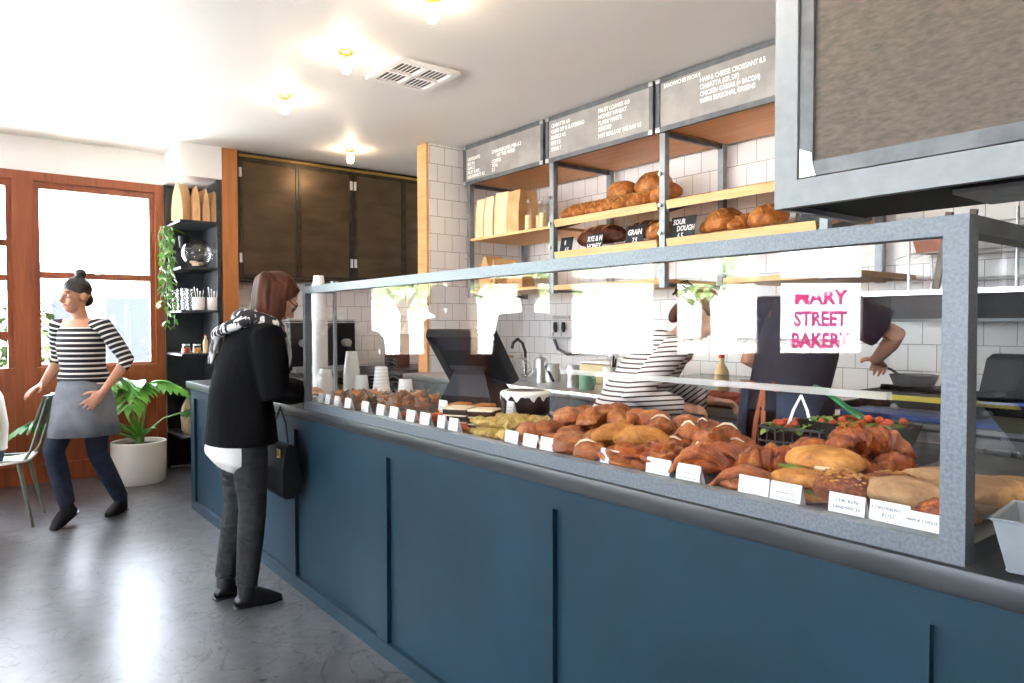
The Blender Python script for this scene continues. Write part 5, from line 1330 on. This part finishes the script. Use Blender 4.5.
def person(label, loc, rz, J, skin, top, legs, shoes, hair, hem=.80, sleeve=1.0, loose=.012, scale=1, eyes=True, group=None, tights=None, scoop=False):
    j = dict(DEF); j.update(J); j = {k: (V(v) if hasattr(v, '__len__') else v) for k, v in j.items()}
    t = thing('person', label, 'person', loc, rz, group); t.scale = (scale,)*3
    side = (j['shR']-j['shL']).normalized()
    f = j['hf'].normalized(); u = (j['hu']-f*j['hu'].dot(f)).normalized(); s = f.cross(u); c = j['head']
    hx = lambda x, y, z: c+s*x+f*y+u*z
    b = MB(); ax = (s, f, u)
    # head
    b.ell(hx(0, -.012, .028), (.073, .091, .088), ax, 24, 16); b.ell(hx(0, .022, -.045), (.056, .062, .07), ax, 20, 14); b.ell(hx(0, .047, -.088), (.027, .026, .02), ax)
    b.ell(hx(.03, .055, -.032), (.026, .024, .024), ax); b.ell(hx(-.03, .055, -.032), (.026, .024, .024), ax)
    b.tube([hx(0, .078, .012), hx(0, .092, -.015), hx(0, .103, -.036), hx(0, .086, -.045)], [(.008, .008), (.010, .010), (.0135, .012), (.011, .007)], 10, side=s, rnd=True)
    b.ell(hx(0, .078, .022), (.05, .014, .012), ax)
    for q in (-1, 1): b.ell(hx(q*.074, -.012, -.008), (.009, .018, .031), ax)
    b.tube([j['neck']-V((0, 0, .06)), j['neck'], hx(0, -.012, -.075), hx(0, -.015, -.02)], [.062, .052, .049, .05], 14, rnd=True)
    # torso, arms, legs
    b.tube([j['pelvis']-V((0, 0, .06)), j['pelvis'], j['waist'], j['chest'], j['top']-V((0, 0, .0)), j['neck']], [(.13, .09), (.155, .105), (.128, .092), (.148, .105), (.14, .075), (.055, .05)], 20, side=side, rnd=True)
    for q in 'RL':
        sh, el, wr = j['sh'+q], j['el'+q], j['wr'+q]
        b.tube([j['top'].lerp(sh, .4), sh, sh.lerp(el, .5), el, el.lerp(wr, .3), wr], [.05, .049, .041, .034, .034, .023], 14, rnd=True)
        hand(b, wr, j['h'+q], j['n'+q], (0, 0, 1) if abs(V(j['h'+q]).normalized().z) < .6 else (0, 1, 0), j['curl'+q] if 'curl'+q in j else j['curl'], j['spread'])
        hp, kn, an, ft = j['hip'+q], j['kn'+q], j['an'+q], j['ft'+q].normalized()
        fu = (V((0, 0, 1))-ft*ft.z).normalized()
        b.tube([hp, hp.lerp(kn, .4), kn, kn.lerp(an, .3), an], [.082, .07, .05, .052, .033], 14, rnd=True)
        b.tube([an, an+ft*.03-fu*.04, an+ft*.11-fu*.062], [.030, .028, .020], 12, rnd=True)
    body = part('body', voxel(b, .0065, 3), skin, t)
    # face details
    if eyes:
        for q in (-1, 1):
            e = part('eye', MB().ell(hx(q*.031, .074, .0), (.0125, .008, .0075), ax, 12, 8), 'eyewhite', body)
            part('iris', MB().ell(hx(q*.031, .0805, .0), (.006, .003, .006), ax, 10, 6), 'pupil', e)
            part('eyebrow', MB().tube([hx(q*.014, .086, .020), hx(q*.03, .086, .025), hx(q*.047, .076, .020)], [.003, .004, .002], 6, rnd=True), hair[1], body)
        part('lips', MB().ell(hx(0, .077, -.062), (.022, .009, .0075), ax, 14, 8), 'lip', body)
    # trousers
    if legs:
        l = MB(); l.tube([j['pelvis']-V((0, 0, .09)), j['pelvis'], j['waist']-V((0, 0, .03))], [(.15, .112), (.172, .122), (.145, .108)], 20, side=side, rnd=True)
        for q in 'RL':
            hp, kn, an = j['hip'+q], j['kn'+q], j['an'+q]
            l.tube([hp+V((0, 0, .03)), hp, hp.lerp(kn, .4), kn, kn.lerp(an, .35), an+V((0, 0, .015))], [.095, .098, .084, .064, .062, .050], 16)
        part('trousers', voxel(l, .009, 3), legs, t)
    # top
    g = MB(); e = loose; sleeves = []
    tp = j['top']; down = (j['pelvis']-j['waist']).normalized()
    hemz = j['waist'].z-hem; hp_ = j['waist']+down*(hemz/max(.3, -down.z) if hemz > 0 else .05)
    g.tube([hp_, j['pelvis'] if hemz > .12 else j['waist']-V((0, 0, .03)), j['waist'], j['chest'], tp-V((0, 0, .02 if scoop else 0)), j['neck']-V((0, 0, .045 if scoop else .015)), j['neck']+V((0, 0, -.03 if scoop else .012))],
           [(.163+e*2, .112+e*2), (.163+e*1.5, .113+e*1.5), (.138+e*1.5, .102+e*1.5), (.158+e, .115+e), (.146+e, .083+e), (.085, .068), (.062, .058)] if not scoop else [(.163+e*2, .112+e*2), (.163+e*1.5, .113+e*1.5), (.138+e*1.5, .102+e*1.5), (.158+e, .112+e), (.150+e, .080+e), (.118, .062), (.10, .05)], 24, side=side)
    for q in 'RL':
        sh, el, wr = j['sh'+q], j['el'+q], j['wr'+q]
        if sleeve >= 1: pts = [tp.lerp(sh, .35), sh, sh.lerp(el, .5), el, el.lerp(wr, .5), el.lerp(wr, .93)]; rr = [.062, .062+e*.6, .054+e, .047+e, .041+e, .034+e*.7]
        elif sleeve > .5: pts = [tp.lerp(sh, .35), sh, sh.lerp(el, .5), el, el.lerp(wr, .25)]; rr = [.062, .06+e*.5, .051+e*.5, .045+e*.4, .042+e*.4]
        else: pts = [tp.lerp(sh, .35), sh, sh.lerp(el, .3), sh.lerp(el, .72)]; rr = [.062, .063+e, .060+e, .060+e]
        if str(top).startswith('stripe'): sleeves.append((pts, [.047, .054+e*.5, .051+e*.5]+rr[3:]))
        else: g.tube(pts, rr, 16)
    to = part('top', voxel(g, .0085, 4), top, t)
    for pts, rr in sleeves:
        g = MB(); g.tube(pts, rr, 16); me = voxel(g, .0085, 4)
        qt = (pts[-1]-pts[1]).to_track_quat('-Z', 'Y'); me.transform((Matrix.Translation(pts[1]) @ qt.to_matrix().to_4x4()).inverted())
        o = part('sleeve', me, top, to); o.location = pts[1]; o.rotation_euler = qt.to_euler()
    # shoes
    for q in 'RL':
        an, ft = j['an'+q], j['ft'+q].normalized(); sd = V((ft.y, -ft.x, 0)).normalized(); up_ = sd.cross(ft)
        if up_.z < 0: up_ = -up_
        h = MB(); b0_ = an-up_*.055-ft*.045
        h.tube([b0_+ft*.015, b0_+ft*.04+up_*.014, b0_+ft*.10+up_*.012, b0_+ft*.15-up_*.002, b0_+ft*.195-up_*.012], [(.030, .030), (.036, .046), (.041, .042), (.043, .030), (.028, .016)], 16, side=sd, rnd=True)
        h.cap(an-up_*.03, an+up_*.012, .044, .043)
        o = part('shoe', voxel(h, .006, 3), shoes, t)
        part('sole', MB().tube([b0_-up_*.027-ft*.008, b0_-up_*.026+ft*.07, b0_-up_*.026+ft*.15, b0_-up_*.024+ft*.205], [(.033, .006), (.036, .006), (.043, .006), (.024, .006)], 14, side=sd, rnd=True), 'black', o)
    # hair
    st, hm = hair; H = MB()
    if st == 'bob':
        dn = V((0, 0, -1)); H.ell(hx(0, -.026, .040), (.086, .098, .092), ax, 24, 16)
        for q in (-1, 1):
            for y, z, ln, r_ in ((-.012, .04, .14, .018), (-.035, .03, .185, .025), (-.06, .03, .20, .028), (-.09, .03, .19, .028)):
                x = q*(.074-.25*max(0, -y-.03)); p = hx(x, y, z); o_ = s*q*.012-f*.01
                H.tube([p, p+dn*ln*.35+o_, p+dn*ln*.75+o_*1.3, p+dn*ln+o_*.8], [r_, r_, r_*.85, r_*.4], 12, rnd=True)
        p = hx(0, -.105, .04)
        for x in (-.045, 0, .045): H.tube([p+s*x, p+s*x+dn*.07-f*.02, p+s*x*1.2+dn*.14-V((f.x, f.y, 0))*.035, p+s*x*1.2+dn*.19-V((f.x, f.y, 0))*.03], [.04, .034, .03, .014], 12, rnd=True)
        H.tube([hx(-.055, .03, .092), hx(.0, .052, .092), hx(.05, .045, .075)], [.018, .016, .013], 10, rnd=True); H.tube([hx(.062, .02, .075), hx(.072, .035, .04), hx(.074, .03, .01)], [.014, .010, .006], 8, rnd=True)
    elif st == 'bun':
        H.ell(hx(0, -.014, .045), (.078, .092, .086), ax, 24, 16); H.ell(hx(0, -.035, .15), .036, ax); H.ell(hx(0, -.075, -.02), (.062, .035, .05), ax)
    elif st == 'lowbun':
        H.ell(hx(0, -.018, .045), (.080, .094, .088), ax, 24, 16); H.ell(hx(0, -.125, .05), .046, ax); H.ell(hx(0, -.09, -.045), (.058, .034, .06), ax)
    elif st == 'short':
        H.ell(hx(0, -.016, .045), (.079, .092, .086), ax, 24, 16); H.ell(hx(0, -.078, -.03), (.055, .03, .04), ax)
    elif st == 'long':
        H.ell(hx(0, -.024, .036), (.084, .097, .091), ax, 24, 16)
        for q in (-1, 1):
            for y in (.02, -.03, -.07): H.tube([hx(q*.07, y, .05), hx(q*.085, y, -.05), hx(q*.085, y+.02, -.19)], [.026, .03, .022], 12, rnd=True)
    part('hair', voxel(H, .0065, 3), hm, t)
    return t, body, j, hx, ax

# woman in black at the counter
t, body, j, hx, ax = person('woman in a black sweater and grey trousers leaning over the counter to order', (-3.515, 1.10, 0), R(2),
    dict(pelvis=(0, -.02, .885), waist=(0, -.02, 1.01), chest=(0, .02, 1.16), top=(0, .045, 1.30), neck=(0, .06, 1.345), head=(.01, .165, 1.465), hf=(.16, .80, -.56), hu=(0, .56, .80),
         shR=(.168, .05, 1.285), elR=(.20, .07, 1.03), wrR=(.085, .27, 1.0), shL=(-.168, .05, 1.285), elL=(-.20, .06, 1.03), wrL=(-.08, .30, 1.005),
         hR=(-.25, 1, -.10), hL=(.2, 1, -.1), nR=(-.3, 0, -1), nL=(.3, 0, -1), curl=.5,
         hipR=(.085, -.02, .85), knR=(.085, .0, .47), anR=(.09, -.035, .085), ftR=(.12, 1, 0), hipL=(-.085, -.02, .85), knL=(-.085, -.01, .47), anL=(-.09, -.075, .085), ftL=(-.1, 1, 0)),
    'skinlight', 'blackknit', 'greytrouser', 'blackshoe', ('bob', 'hairbrown'), hem=.77, sleeve=1, loose=.026)
gl = MB()
for q in (-1, 1):
    ring_ = [hx(q*.033+.024*math.cos(a*PI/8), .088, -.002+.019*math.sin(a*PI/8)) for a in range(17)]
    gl.tube(ring_, .0022, 6); gl.tube([hx(q*.056, .087, .004), hx(q*.078, .03, .006), hx(q*.082, -.02, .002)], .0022, 6)
gl.tube([hx(-.01, .09, .0), hx(.01, .09, .0)], .002, 6)
part('spectacles', gl, 'black', body)
sh = MB()
sh.tube([(-.03, -.07, .665), (-.02, -.06, .70), (-.01, -.04, .80), (0, -.025, .90)], [(.12, .08), (.165, .125), (.172, .132), (.15, .11)], 22, side=(1, 0, 0))
part('shirt_tail', voxel(sh, .01, 3), 'shirtwhite', t)
sc = MB()
sc.tube([(.0+.105*math.cos(a), .075+.092*math.sin(a)-.0, 1.335+.035*math.sin(a+PI)) for a in [2*PI*k/16 for k in range(17)]], [(.04, .05)]*17, 12)
sc.tube([(.09, .12, 1.33), (.07, .175, 1.26), (.06, .185, 1.17), (.06, .18, 1.10)], [(.045, .02), (.05, .016), (.05, .014), (.045, .012)], 12, side=(1, 0, 0), rnd=True)
sc.tube([(-.07, .02, 1.36), (-.10, -.09, 1.31), (-.11, -.115, 1.22), (-.11, -.13, 1.15)], [(.06, .025), (.07, .018), (.07, .014), (.06, .012)], 12, side=(1, 0, 0), rnd=True)
sc.tube([(.08, -.0, 1.36), (.03, -.075, 1.33), (-.06, -.10, 1.30)], [(.05, .03), (.055, .03), (.05, .03)], 12, rnd=True)
part('scarf', voxel(sc, .009, 3), 'scarf', t)
hb = thing('handbag', 'dark handbag hanging in front of the woman in black at the counter', 'handbag', (-3.455, 1.255, .50))
part('bag_body', MB().rings([[V((x*k, y*k2, z)) for x, y in ((-.13, -.035), (.13, -.035), (.13, .035), (-.13, .035))] for z, k, k2 in ((0, .85, .7), (.03, 1, 1.3), (.14, 1, 1.25), (.25, .9, .6), (.26, .88, .3))]), 'blackmatt', hb, smooth=False)
part('strap', MB().tube([(-.09, 0, .25), (-.07, -.005, .36), (0.0, -.005, .43), (.07, -.005, .36), (.09, 0, .25)], [(.012, .003)]*5, 8), 'blackmatt', hb)
part('buckle', MB().tube([(.05, -.04, .20), (.08, -.04, .20), (.08, -.04, .235), (.05, -.04, .235), (.05, -.04, .20)], .004, 6), 'brass', hb)

# waitress walking
t, body, j, hx, ax = person('waitress in a striped top and grey half apron walking across the room', (-5.605, .685, 0), R(-136),
    dict(pelvis=(0, .0, .905), waist=(0, .01, 1.035), chest=(0, .03, 1.20), top=(0, .03, 1.335), neck=(0, .035, 1.385), head=(0, .07, 1.53), hf=(.30, 1, .02), hu=(0, 0, 1),
         shR=(.168, .035, 1.335), elR=(.235, -.05, 1.10), wrR=(.235, .09, .945), shL=(-.168, .03, 1.335), elL=(-.29, -.04, 1.10), wrL=(-.235, .13, .895),
         hR=(.25, .8, -.45), hL=(.62, .35, -.72), nR=(-.2, -.1, -1), nL=(.5, -.8, 0), curl=.22, spread=.16,
         hipR=(.085, 0, .865), knR=(.07, .20, .51), anR=(.05, .12, .13), ftR=(.05, .93, -.36), hipL=(-.085, 0, .865), knL=(-.085, .0, .47), anL=(-.09, -.22, .095), ftL=(-.1, 1, -.0)),
    'skin', 'stripeA', 'denim', 'blacksuede', ('bun', 'hairdark'), hem=.92, sleeve=.6, loose=.006, scoop=True)
ap = MB(); rows_ = []
for z, rx, ry in ((.60, .225, .225), (.72, .212, .195), (.84, .195, .155), (.93, .172, .130), (.985, .152, .118)):
    rows_.append([V((rx*math.sin(a), .01+ry*math.cos(a)+(.012*math.sin(a*5) if z < .8 else 0), z)) for a in [-2.3+4.6*k/30 for k in range(31)]])
q = MB().quadgrid(rows_)
me = q.mesh('apron'); o = part('apron', me, 'apron', t); md = o.modifiers.new('s', 'SOLIDIFY'); md.thickness = .006
part('apron_tie', MB().tube([V((.157*math.sin(a), .01+.123*math.cos(a), .975)) for a in [2*PI*k/28 for k in range(29)]], [(.006, .02)]*29, 8, side=(0, 0, 1)), 'apronblack', o)
part('apron_pocket', MB().quadgrid([[V((.215*math.sin(a)*1.0, .018+.16*math.cos(a), z)) for a in [-.5+1.0*k/10 for k in range(11)]] for z in (.70, .84)]), 'apron', o)

# worker in stripes bending over the bench
t, body, j, hx, ax = person('kitchen worker in a striped top bending over the back bench', (-2.30, 2.46, 0), R(-42),
    dict(pelvis=(0, -.03, .88), waist=(0, .03, 1.0), chest=(.0, .12, 1.13), top=(0, .22, 1.24), neck=(0, .26, 1.27), head=(0, .345, 1.375), hf=(0, .8, -.6), hu=(0, .6, .8),
         shR=(.165, .21, 1.23), elR=(.25, .02, 1.03), wrR=(.19, .24, .965), shL=(-.165, .21, 1.23), elL=(-.22, .20, 1.0), wrL=(-.10, .42, .97),
         hR=(-.3, 1, -.1), hL=(.3, 1, -.1), nR=(-.5, 0, -1), nL=(.5, 0, -1), curl=.6),
    'skinlight', 'stripeB', 'denim', 'blackshoe', ('lowbun', 'hairbrown'), hem=.86, sleeve=1, loose=.018)
ap = MB().quadgrid([[V((rx*math.sin(a), -.02+ry*math.cos(a), z)) for a in [-2.7+5.4*k/30 for k in range(31)]] for z, rx, ry in ((.50, .215, .17), (.70, .21, .165), (.86, .195, .15), (.95, .17, .145))])
o = part('apron', ap, 'apronblack', t); md = o.modifiers.new('s', 'SOLIDIFY'); md.thickness = .006
part('hair_pen', MB().tube([hx(-.02, -.14, .10), hx(.03, -.16, .0)], .005, 8), 'black', t)

# worker in navy, back turned
t, body, j, hx, ax = person('kitchen worker in a navy shirt and tied apron with his back turned', (-1.64, 2.72, 0), R(-8),
    dict(pelvis=(0, .0, .93), waist=(0, .02, 1.06), chest=(0, .07, 1.22), top=(0, .13, 1.40), neck=(0, .19, 1.40), head=(0, .325, 1.375), hf=(0, .2, -.98), hu=(0, .98, .2),
         shR=(.195, .12, 1.385), elR=(.33, .25, 1.29), wrR=(.14, .40, 1.18), shL=(-.195, .12, 1.385), elL=(-.25, .06, 1.17), wrL=(-.13, .27, 1.08),
         hR=(-.4, 1, -.2), hL=(.3, 1, -.2), nR=(-.4, 0, -1), nL=(.4, 0, -1), curl=.6, hipR=(.09, 0, .89), hipL=(-.09, 0, .89), knR=(.1, .015, .49), knL=(-.1, .015, .49)),
    'skin', 'navytee', 'apronblack', 'blackshoe', ('short', 'hairdark'), hem=.95, sleeve=.3, loose=.022)
ap = MB().quadgrid([[V((rx*math.sin(a), .0+ry*math.cos(a), z)) for a in [-2.75+5.5*k/30 for k in range(31)]] for z, rx, ry in ((.45, .225, .17), (.70, .22, .165), (.92, .208, .16), (1.06, .188, .15))])
o = part('apron', ap, 'apronblue', t); md = o.modifiers.new('s', 'SOLIDIFY'); md.thickness = .006
stp = MB()
stp.tube([(-.15, -.085, 1.09), (-.07, -.10, 1.08), (0, -.125, 1.075), (.07, -.10, 1.08), (.15, -.085, 1.09)], [(.004, .012)]*5, 8, side=(0, 0, 1))
for a, b_ in (((0, -.13, 1.075), (-.04, -.15, .80)), ((0, -.13, 1.075), (.035, -.15, .78))): stp.tube([a, V(a).lerp(V(b_), .5)+V((0, -.01, 0)), b_], [(.012, .004)]*3, 8)
stp.tube([(0, -.13, 1.08), (-.06, -.14, 1.10), (-.075, -.135, 1.07), (0, -.13, 1.075), (.06, -.14, 1.10), (.075, -.135, 1.07), (0, -.13, 1.075)], [(.009, .004)]*7, 8)
stp.tube([(-.10, .04, 1.39), (-.06, -.045, 1.26), (0, -.075, 1.18), (.06, -.045, 1.26), (.10, .04, 1.39)], [(.012, .004)]*5, 8)
part('apron_straps', stp, 'strap', t)

# seated guest cut by the left edge of the photo, and chair
def chair(loc, rz, label):
    t = thing('cafe_chair', label, 'chair', loc, rz)
    st = MB(); rows_ = []
    for i in range(9):
        v = i/8; y = -.20+.40*v
        rows_.append([V((x*(.19-.015*v), y, .452-.02*math.sin(PI*v)-.012*(1-(x)**2))) for x in [-1+2*k/10 for k in range(11)]])
    o = part('seat', MB().quadgrid(rows_), 'chairseat', t); md = o.modifiers.new('s', 'SOLIDIFY'); md.thickness = .016
    rows_ = []
    for i in range(9):
        v = i/8; z = .46+.40*v; y = -.205-.11*v**1.2; 
        rows_.append([V((x*(.175-.02*v), y+.035*x*x-.03, z)) for x in [-1+2*k/10 for k in range(11)]])
    o = part('backrest', MB().quadgrid(rows_[4:]), 'chairgreen', t); md = o.modifiers.new('s', 'SOLIDIFY'); md.thickness = .016
    for x in (-1, 1):
        part('back_post', MB().tube([(x*.165, -.18, .43), (x*.17, -.225, .50), (x*.165, -.27, .66), (x*.15, -.32, .84)], [(.018, .010)]*4, 10, rnd=True), 'chairgreen', t)
        for y in (-1, 1): part('leg', MB().tube([(x*.145, y*.15, .43), (x*.20, y*.235, .0)], [(.024, .014), (.015, .009)], 10), 'chairgreen', t)
        part('seat_rail', MB().tube([(x*.16, -.19, .435), (x*.165, .19, .435)], .011, 8), 'chairgreen', t)
    return t
chair((-5.90, .20, 0), R(166), 'grey-green metal chair with a pale seat at the left edge of the photo')
person('seated guest in a white shirt at the far left edge of the photo', (-5.93, .10, 0), R(166),
    dict(pelvis=(0, -.03, .53), waist=(0, -.05, .66), chest=(0, -.02, .83), top=(0, .02, .97), neck=(0, .03, 1.01), head=(0, .09, 1.15),
         shR=(.17, .02, .965), elR=(.20, .05, .70), wrR=(.16, .28, .73), shL=(-.17, .02, .965), elL=(-.20, .05, .70), wrL=(-.16, .28, .73), hR=(-.2, 1, 0), hL=(.2, 1, 0), nR=(0, 0, -1), nL=(0, 0, -1),
         hipR=(.09, 0, .525), knR=(.11, .33, .52), anR=(.11, .26, .10), hipL=(-.09, 0, .525), knL=(-.11, .33, .52), anL=(-.11, .24, .10)),
    'skin', 'shirtwhite', 'denim', 'blacksuede', ('short', 'hairdark'), hem=.52, sleeve=1, loose=.014)
# guests only seen reflected in the case glass
vc = V((0, 2.65)); ff = V((-.7886, -.6149)); rr_ = V((.6149, -.7886))
def refl(px, D): return vc+ff*D+rr_*((px-512)/713*D)
q = refl(437, 5.6); person('standing guest in a long coat reflected faintly left of the till', (q.x, q.y, 0), R(60), {}, 'skin', 'greytrouser', 'denim', 'blackshoe', ('short', 'hairbrown'), hem=.6, scale=1.0)
q = refl(524, 5.2); person('standing guest reflected in profile in the case glass above the till', (q.x, q.y, 0), R(130), {}, 'skin', 'apron', 'denim', 'blackshoe', ('short', 'hairdark'), hem=.8, scale=1.02)
q = refl(371, 7.0); person('grey-haired seated woman reflected in the case glass behind the clear cups', (q.x, q.y, 0), R(-60),
    dict(pelvis=(0, -.03, .53), waist=(0, -.03, .66), chest=(0, .0, .83), top=(0, .03, .97), neck=(0, .04, 1.01), head=(0, .09, 1.15),
         shR=(.17, .02, .965), elR=(.20, .05, .70), wrR=(.12, .28, .74), shL=(-.17, .02, .965), elL=(-.20, .05, .70), wrL=(-.12, .28, .74), hR=(-.2, 1, 0), hL=(.2, 1, 0), nR=(0, 0, -1), nL=(0, 0, -1),
         hipR=(.09, 0, .525), knR=(.11, .33, .52), anR=(.11, .26, .10), hipL=(-.09, 0, .525), knL=(-.11, .33, .52), anL=(-.11, .24, .10)),
    'skinlight', 'stripeA', 'denim', 'blackshoe', ('long', 'hairgrey'), hem=.52)
sq = V((q.x, q.y)); t = thing('stool', 'round wooden stool under the reflected seated woman', 'stool', (sq.x, sq.y, 0))
part('seat', MB().lathe([(0, .40), (.17, .40), (.18, .41), (.18, .425), (0, .43)], n=28), 'pinedark', t)
for k in range(4):
    a = PI/4+k*PI/2; part('leg', MB().cyl((.12*math.cos(a), .12*math.sin(a), .40), (.17*math.cos(a), .17*math.sin(a), 0), .016, .012, 10), 'pinedark', t)
# ============================================================ outside
struct('ground_outside', MB().b2(-60, 20, -60, 40, -.3, -.15), 'asphalt', label='pale paved street outside the windows')
def building(label, x0, x1, y0, y1, h, openings, mat='outwhite', face='X'):
    t = thing('building', label, 'building', ((x0+x1)/2, (y0+y1)/2, -.15))
    part('walls', MB().b2(x0, x1, y0, y1, -.15, h), mat, t, world=True)
    part('roof', MB().b2(x0-.2, x1+.2, y0-.2, y1+.2, h, h+.15), 'outgrey', t, world=True)
    for a, b, za, zb in openings:
        if face == 'X': f = part('window_frame', MB().b2(x1, x1+.06, a, b, za, zb), 'outgrey', t, world=True); part('window_pane', MB().b2(x1+.06, x1+.08, a+.12, b-.12, za+.12, zb-.12), 'darkopening', f, world=True)
        else: f = part('window_frame', MB().b2(a, b, y1, y1+.06, za, zb), 'outgrey', t, world=True); part('window_pane', MB().b2(a+.12, b-.12, y1+.06, y1+.08, za+.12, zb-.12), 'darkopening', f, world=True)
    return t
building('low white building across the street, seen through the wooden sash window', -24, -18, -3.5, 6.5, 2.5, [(-1.2, .2, .0, 2.0), (1.5, 2.1, .3, 2.0), (2.5, 3.6, -.1, 2.05), (3.8, 4.5, .6, 1.9)])
t = thing('garden_wall', 'long low pale wall across the side street', 'wall', (-16, -19, -.15))
part('wall_body', MB().b2(-34, -4, -19.2, -19, -.15, .75), 'outwhite', t, world=True); part('coping', MB().b2(-34, -4, -19.25, -18.95, .75, .82), 'outgrey', t, world=True)
sb_ = thing('street_shrub', 'leafy shrub at the kerb beyond the sash window', 'shrub', (-11.5, .75, -.15))
rng = random.Random(8); lv = MB()
for k in range(260):
    d_ = V((rng.gauss(0, 1), rng.gauss(0, 1), rng.gauss(0, 1))).normalized()*rng.uniform(.4, 1); a = rng.uniform(0, 6.28)
    leafmesh(lv, (d_.x*.45, d_.y*.5, 1.25+d_.z*.75), (math.cos(a), math.sin(a), rng.uniform(-.5, .3)), .2, .12)
part('foliage', lv, 'shrubleaf', sb_); part('stems', MB().tube([(0, 0, 0), (.03, .05, .6), (0, 0, 1.2)], [.05, .04, .02], 8), 'trunk', sb_)
def tree(x, y, h, r, seed, label):
    t = thing('street_tree', label, 'tree', (x, y, -.15), group='street trees outside')
    rng = random.Random(seed)
    tk = MB(); tk.tube([(0, 0, 0), (.05, .03, h*.35), (.0, .08, h*.6)], [.16, .12, .06], 10)
    for k in range(5):
        a = k*1.3+rng.random(); tk.tube([(.03, .05, h*.4), (r*.4*math.cos(a), r*.4*math.sin(a), h*.6), (r*.7*math.cos(a), r*.7*math.sin(a), h*.75)], [.07, .04, .015], 8)
    part('trunk', tk, 'trunk', t)
    lv = MB()
    for k in range(900):
        d = V((rng.gauss(0, 1), rng.gauss(0, 1), rng.gauss(0, 1))).normalized()*r*rng.uniform(.45, 1)
        p = V((d.x, d.y, h*.68+d.z*.75)); a = rng.uniform(0, 6.28)
        leafmesh(lv, p, (math.cos(a), math.sin(a), rng.uniform(-.6, .2)), .34, .22)
    part('crown', lv, 'treeleaf', t)
for i, (x, y, h, r) in enumerate(((-17.5, -9.5, 5.6, 2.0), (-12.0, -13.3, 5.0, 1.8), (-19.5, -14.5, 5.2, 2.0), (-16.5, -6.6, 4.4, 1.5))):
    tree(x, y, h, r, i, ['street tree nearest the corner of the angled front', 'street tree opposite the lettered window', 'street tree furthest across the street', 'small street tree beyond the left windows'][i])
# lettering on the street window, readable from outside
wl = bpy.data.objects['window_7']
m = Matrix(((-1, 0, 0, .505), (0, 0, 1, .046), (0, 1, 0, 0), (0, 0, 0, 1)))
lt = [('MARY', 0, 1.54, .215, 'CENTER', .98, .008), ('STREET', 0, 1.31, .215, 'CENTER', .80, .008), ('BAKERY', 0, 1.08, .215, 'CENTER', .80, .008)]
part('window_lettering', textblock(lt, m), 'pink', wl, smooth=False)
m2 = Matrix(((-1, 0, 0, .505), (0, 0, 1, .049), (0, 1, 0, 0), (0, 0, 0, 1)))
ob = MB()
for a_, x_, y_, s_, al_, k_, b_ in lt:
    me = outline(a_, s_, al_, k_, .0022); me.transform(m2 @ Matrix.Translation((x_, y_, 0))); tb_ = bmesh.new(); tb_.from_mesh(me); ob.add(tb_); bpy.data.meshes.remove(me)
part('lettering_outline', ob, 'pinkline', wl)

# ============================================================ light and camera
w = bpy.data.worlds.new('sky'); S.world = w; w.use_nodes = True
bg = w.node_tree.nodes['Background']; bg.inputs[0].default_value = (.87, .96, 1.09, 1); bg.inputs[1].default_value = 8.0
sun = bpy.data.lights.new('sun', 'SUN'); sun.energy = 26; sun.angle = .02; sun.color = (1, .97, .93)
so = bpy.data.objects.new('sun', sun); COL.objects.link(so)
d = V((-.42, -.34, -.86)).normalized(); so.rotation_euler = d.to_track_quat('-Z', 'Y').to_euler()
cam = bpy.data.cameras.new('camera'); co = bpy.data.objects.new('camera', cam); COL.objects.link(co); S.camera = co
cam.sensor_width = 36; cam.lens = 36*713/1024; cam.clip_start = .02; cam.clip_end = 300
yaw, pit, rol = R(37.95), R(-1.44), R(-.14)
f = V((-math.cos(yaw)*math.cos(pit), math.sin(yaw)*math.cos(pit), math.sin(pit))); r = f.cross(V((0, 0, 1))).normalized(); u = r.cross(f)
c, s = math.cos(rol), math.sin(rol); r2 = r*c+u*s; u2 = u*c-r*s
co.matrix_world = Matrix((( r2.x, u2.x, -f.x, 0), (r2.y, u2.y, -f.y, 0), (r2.z, u2.z, -f.z, 1.34), (0, 0, 0, 1)))
S.view_settings.view_transform = 'Standard'; S.view_settings.look = 'None'; S.view_settings.gamma = 1; S.view_settings.use_curve_mapping = False
S.view_settings.exposure = 2.06
S.cycles.use_denoising = True
S.cycles.max_bounces = 10; S.cycles.transparent_max_bounces = 24; S.cycles.diffuse_bounces = 5; S.cycles.glossy_bounces = 4
S.cycles.caustics_reflective = False; S.cycles.caustics_refractive = False; S.cycles.sample_clamp_indirect = 8
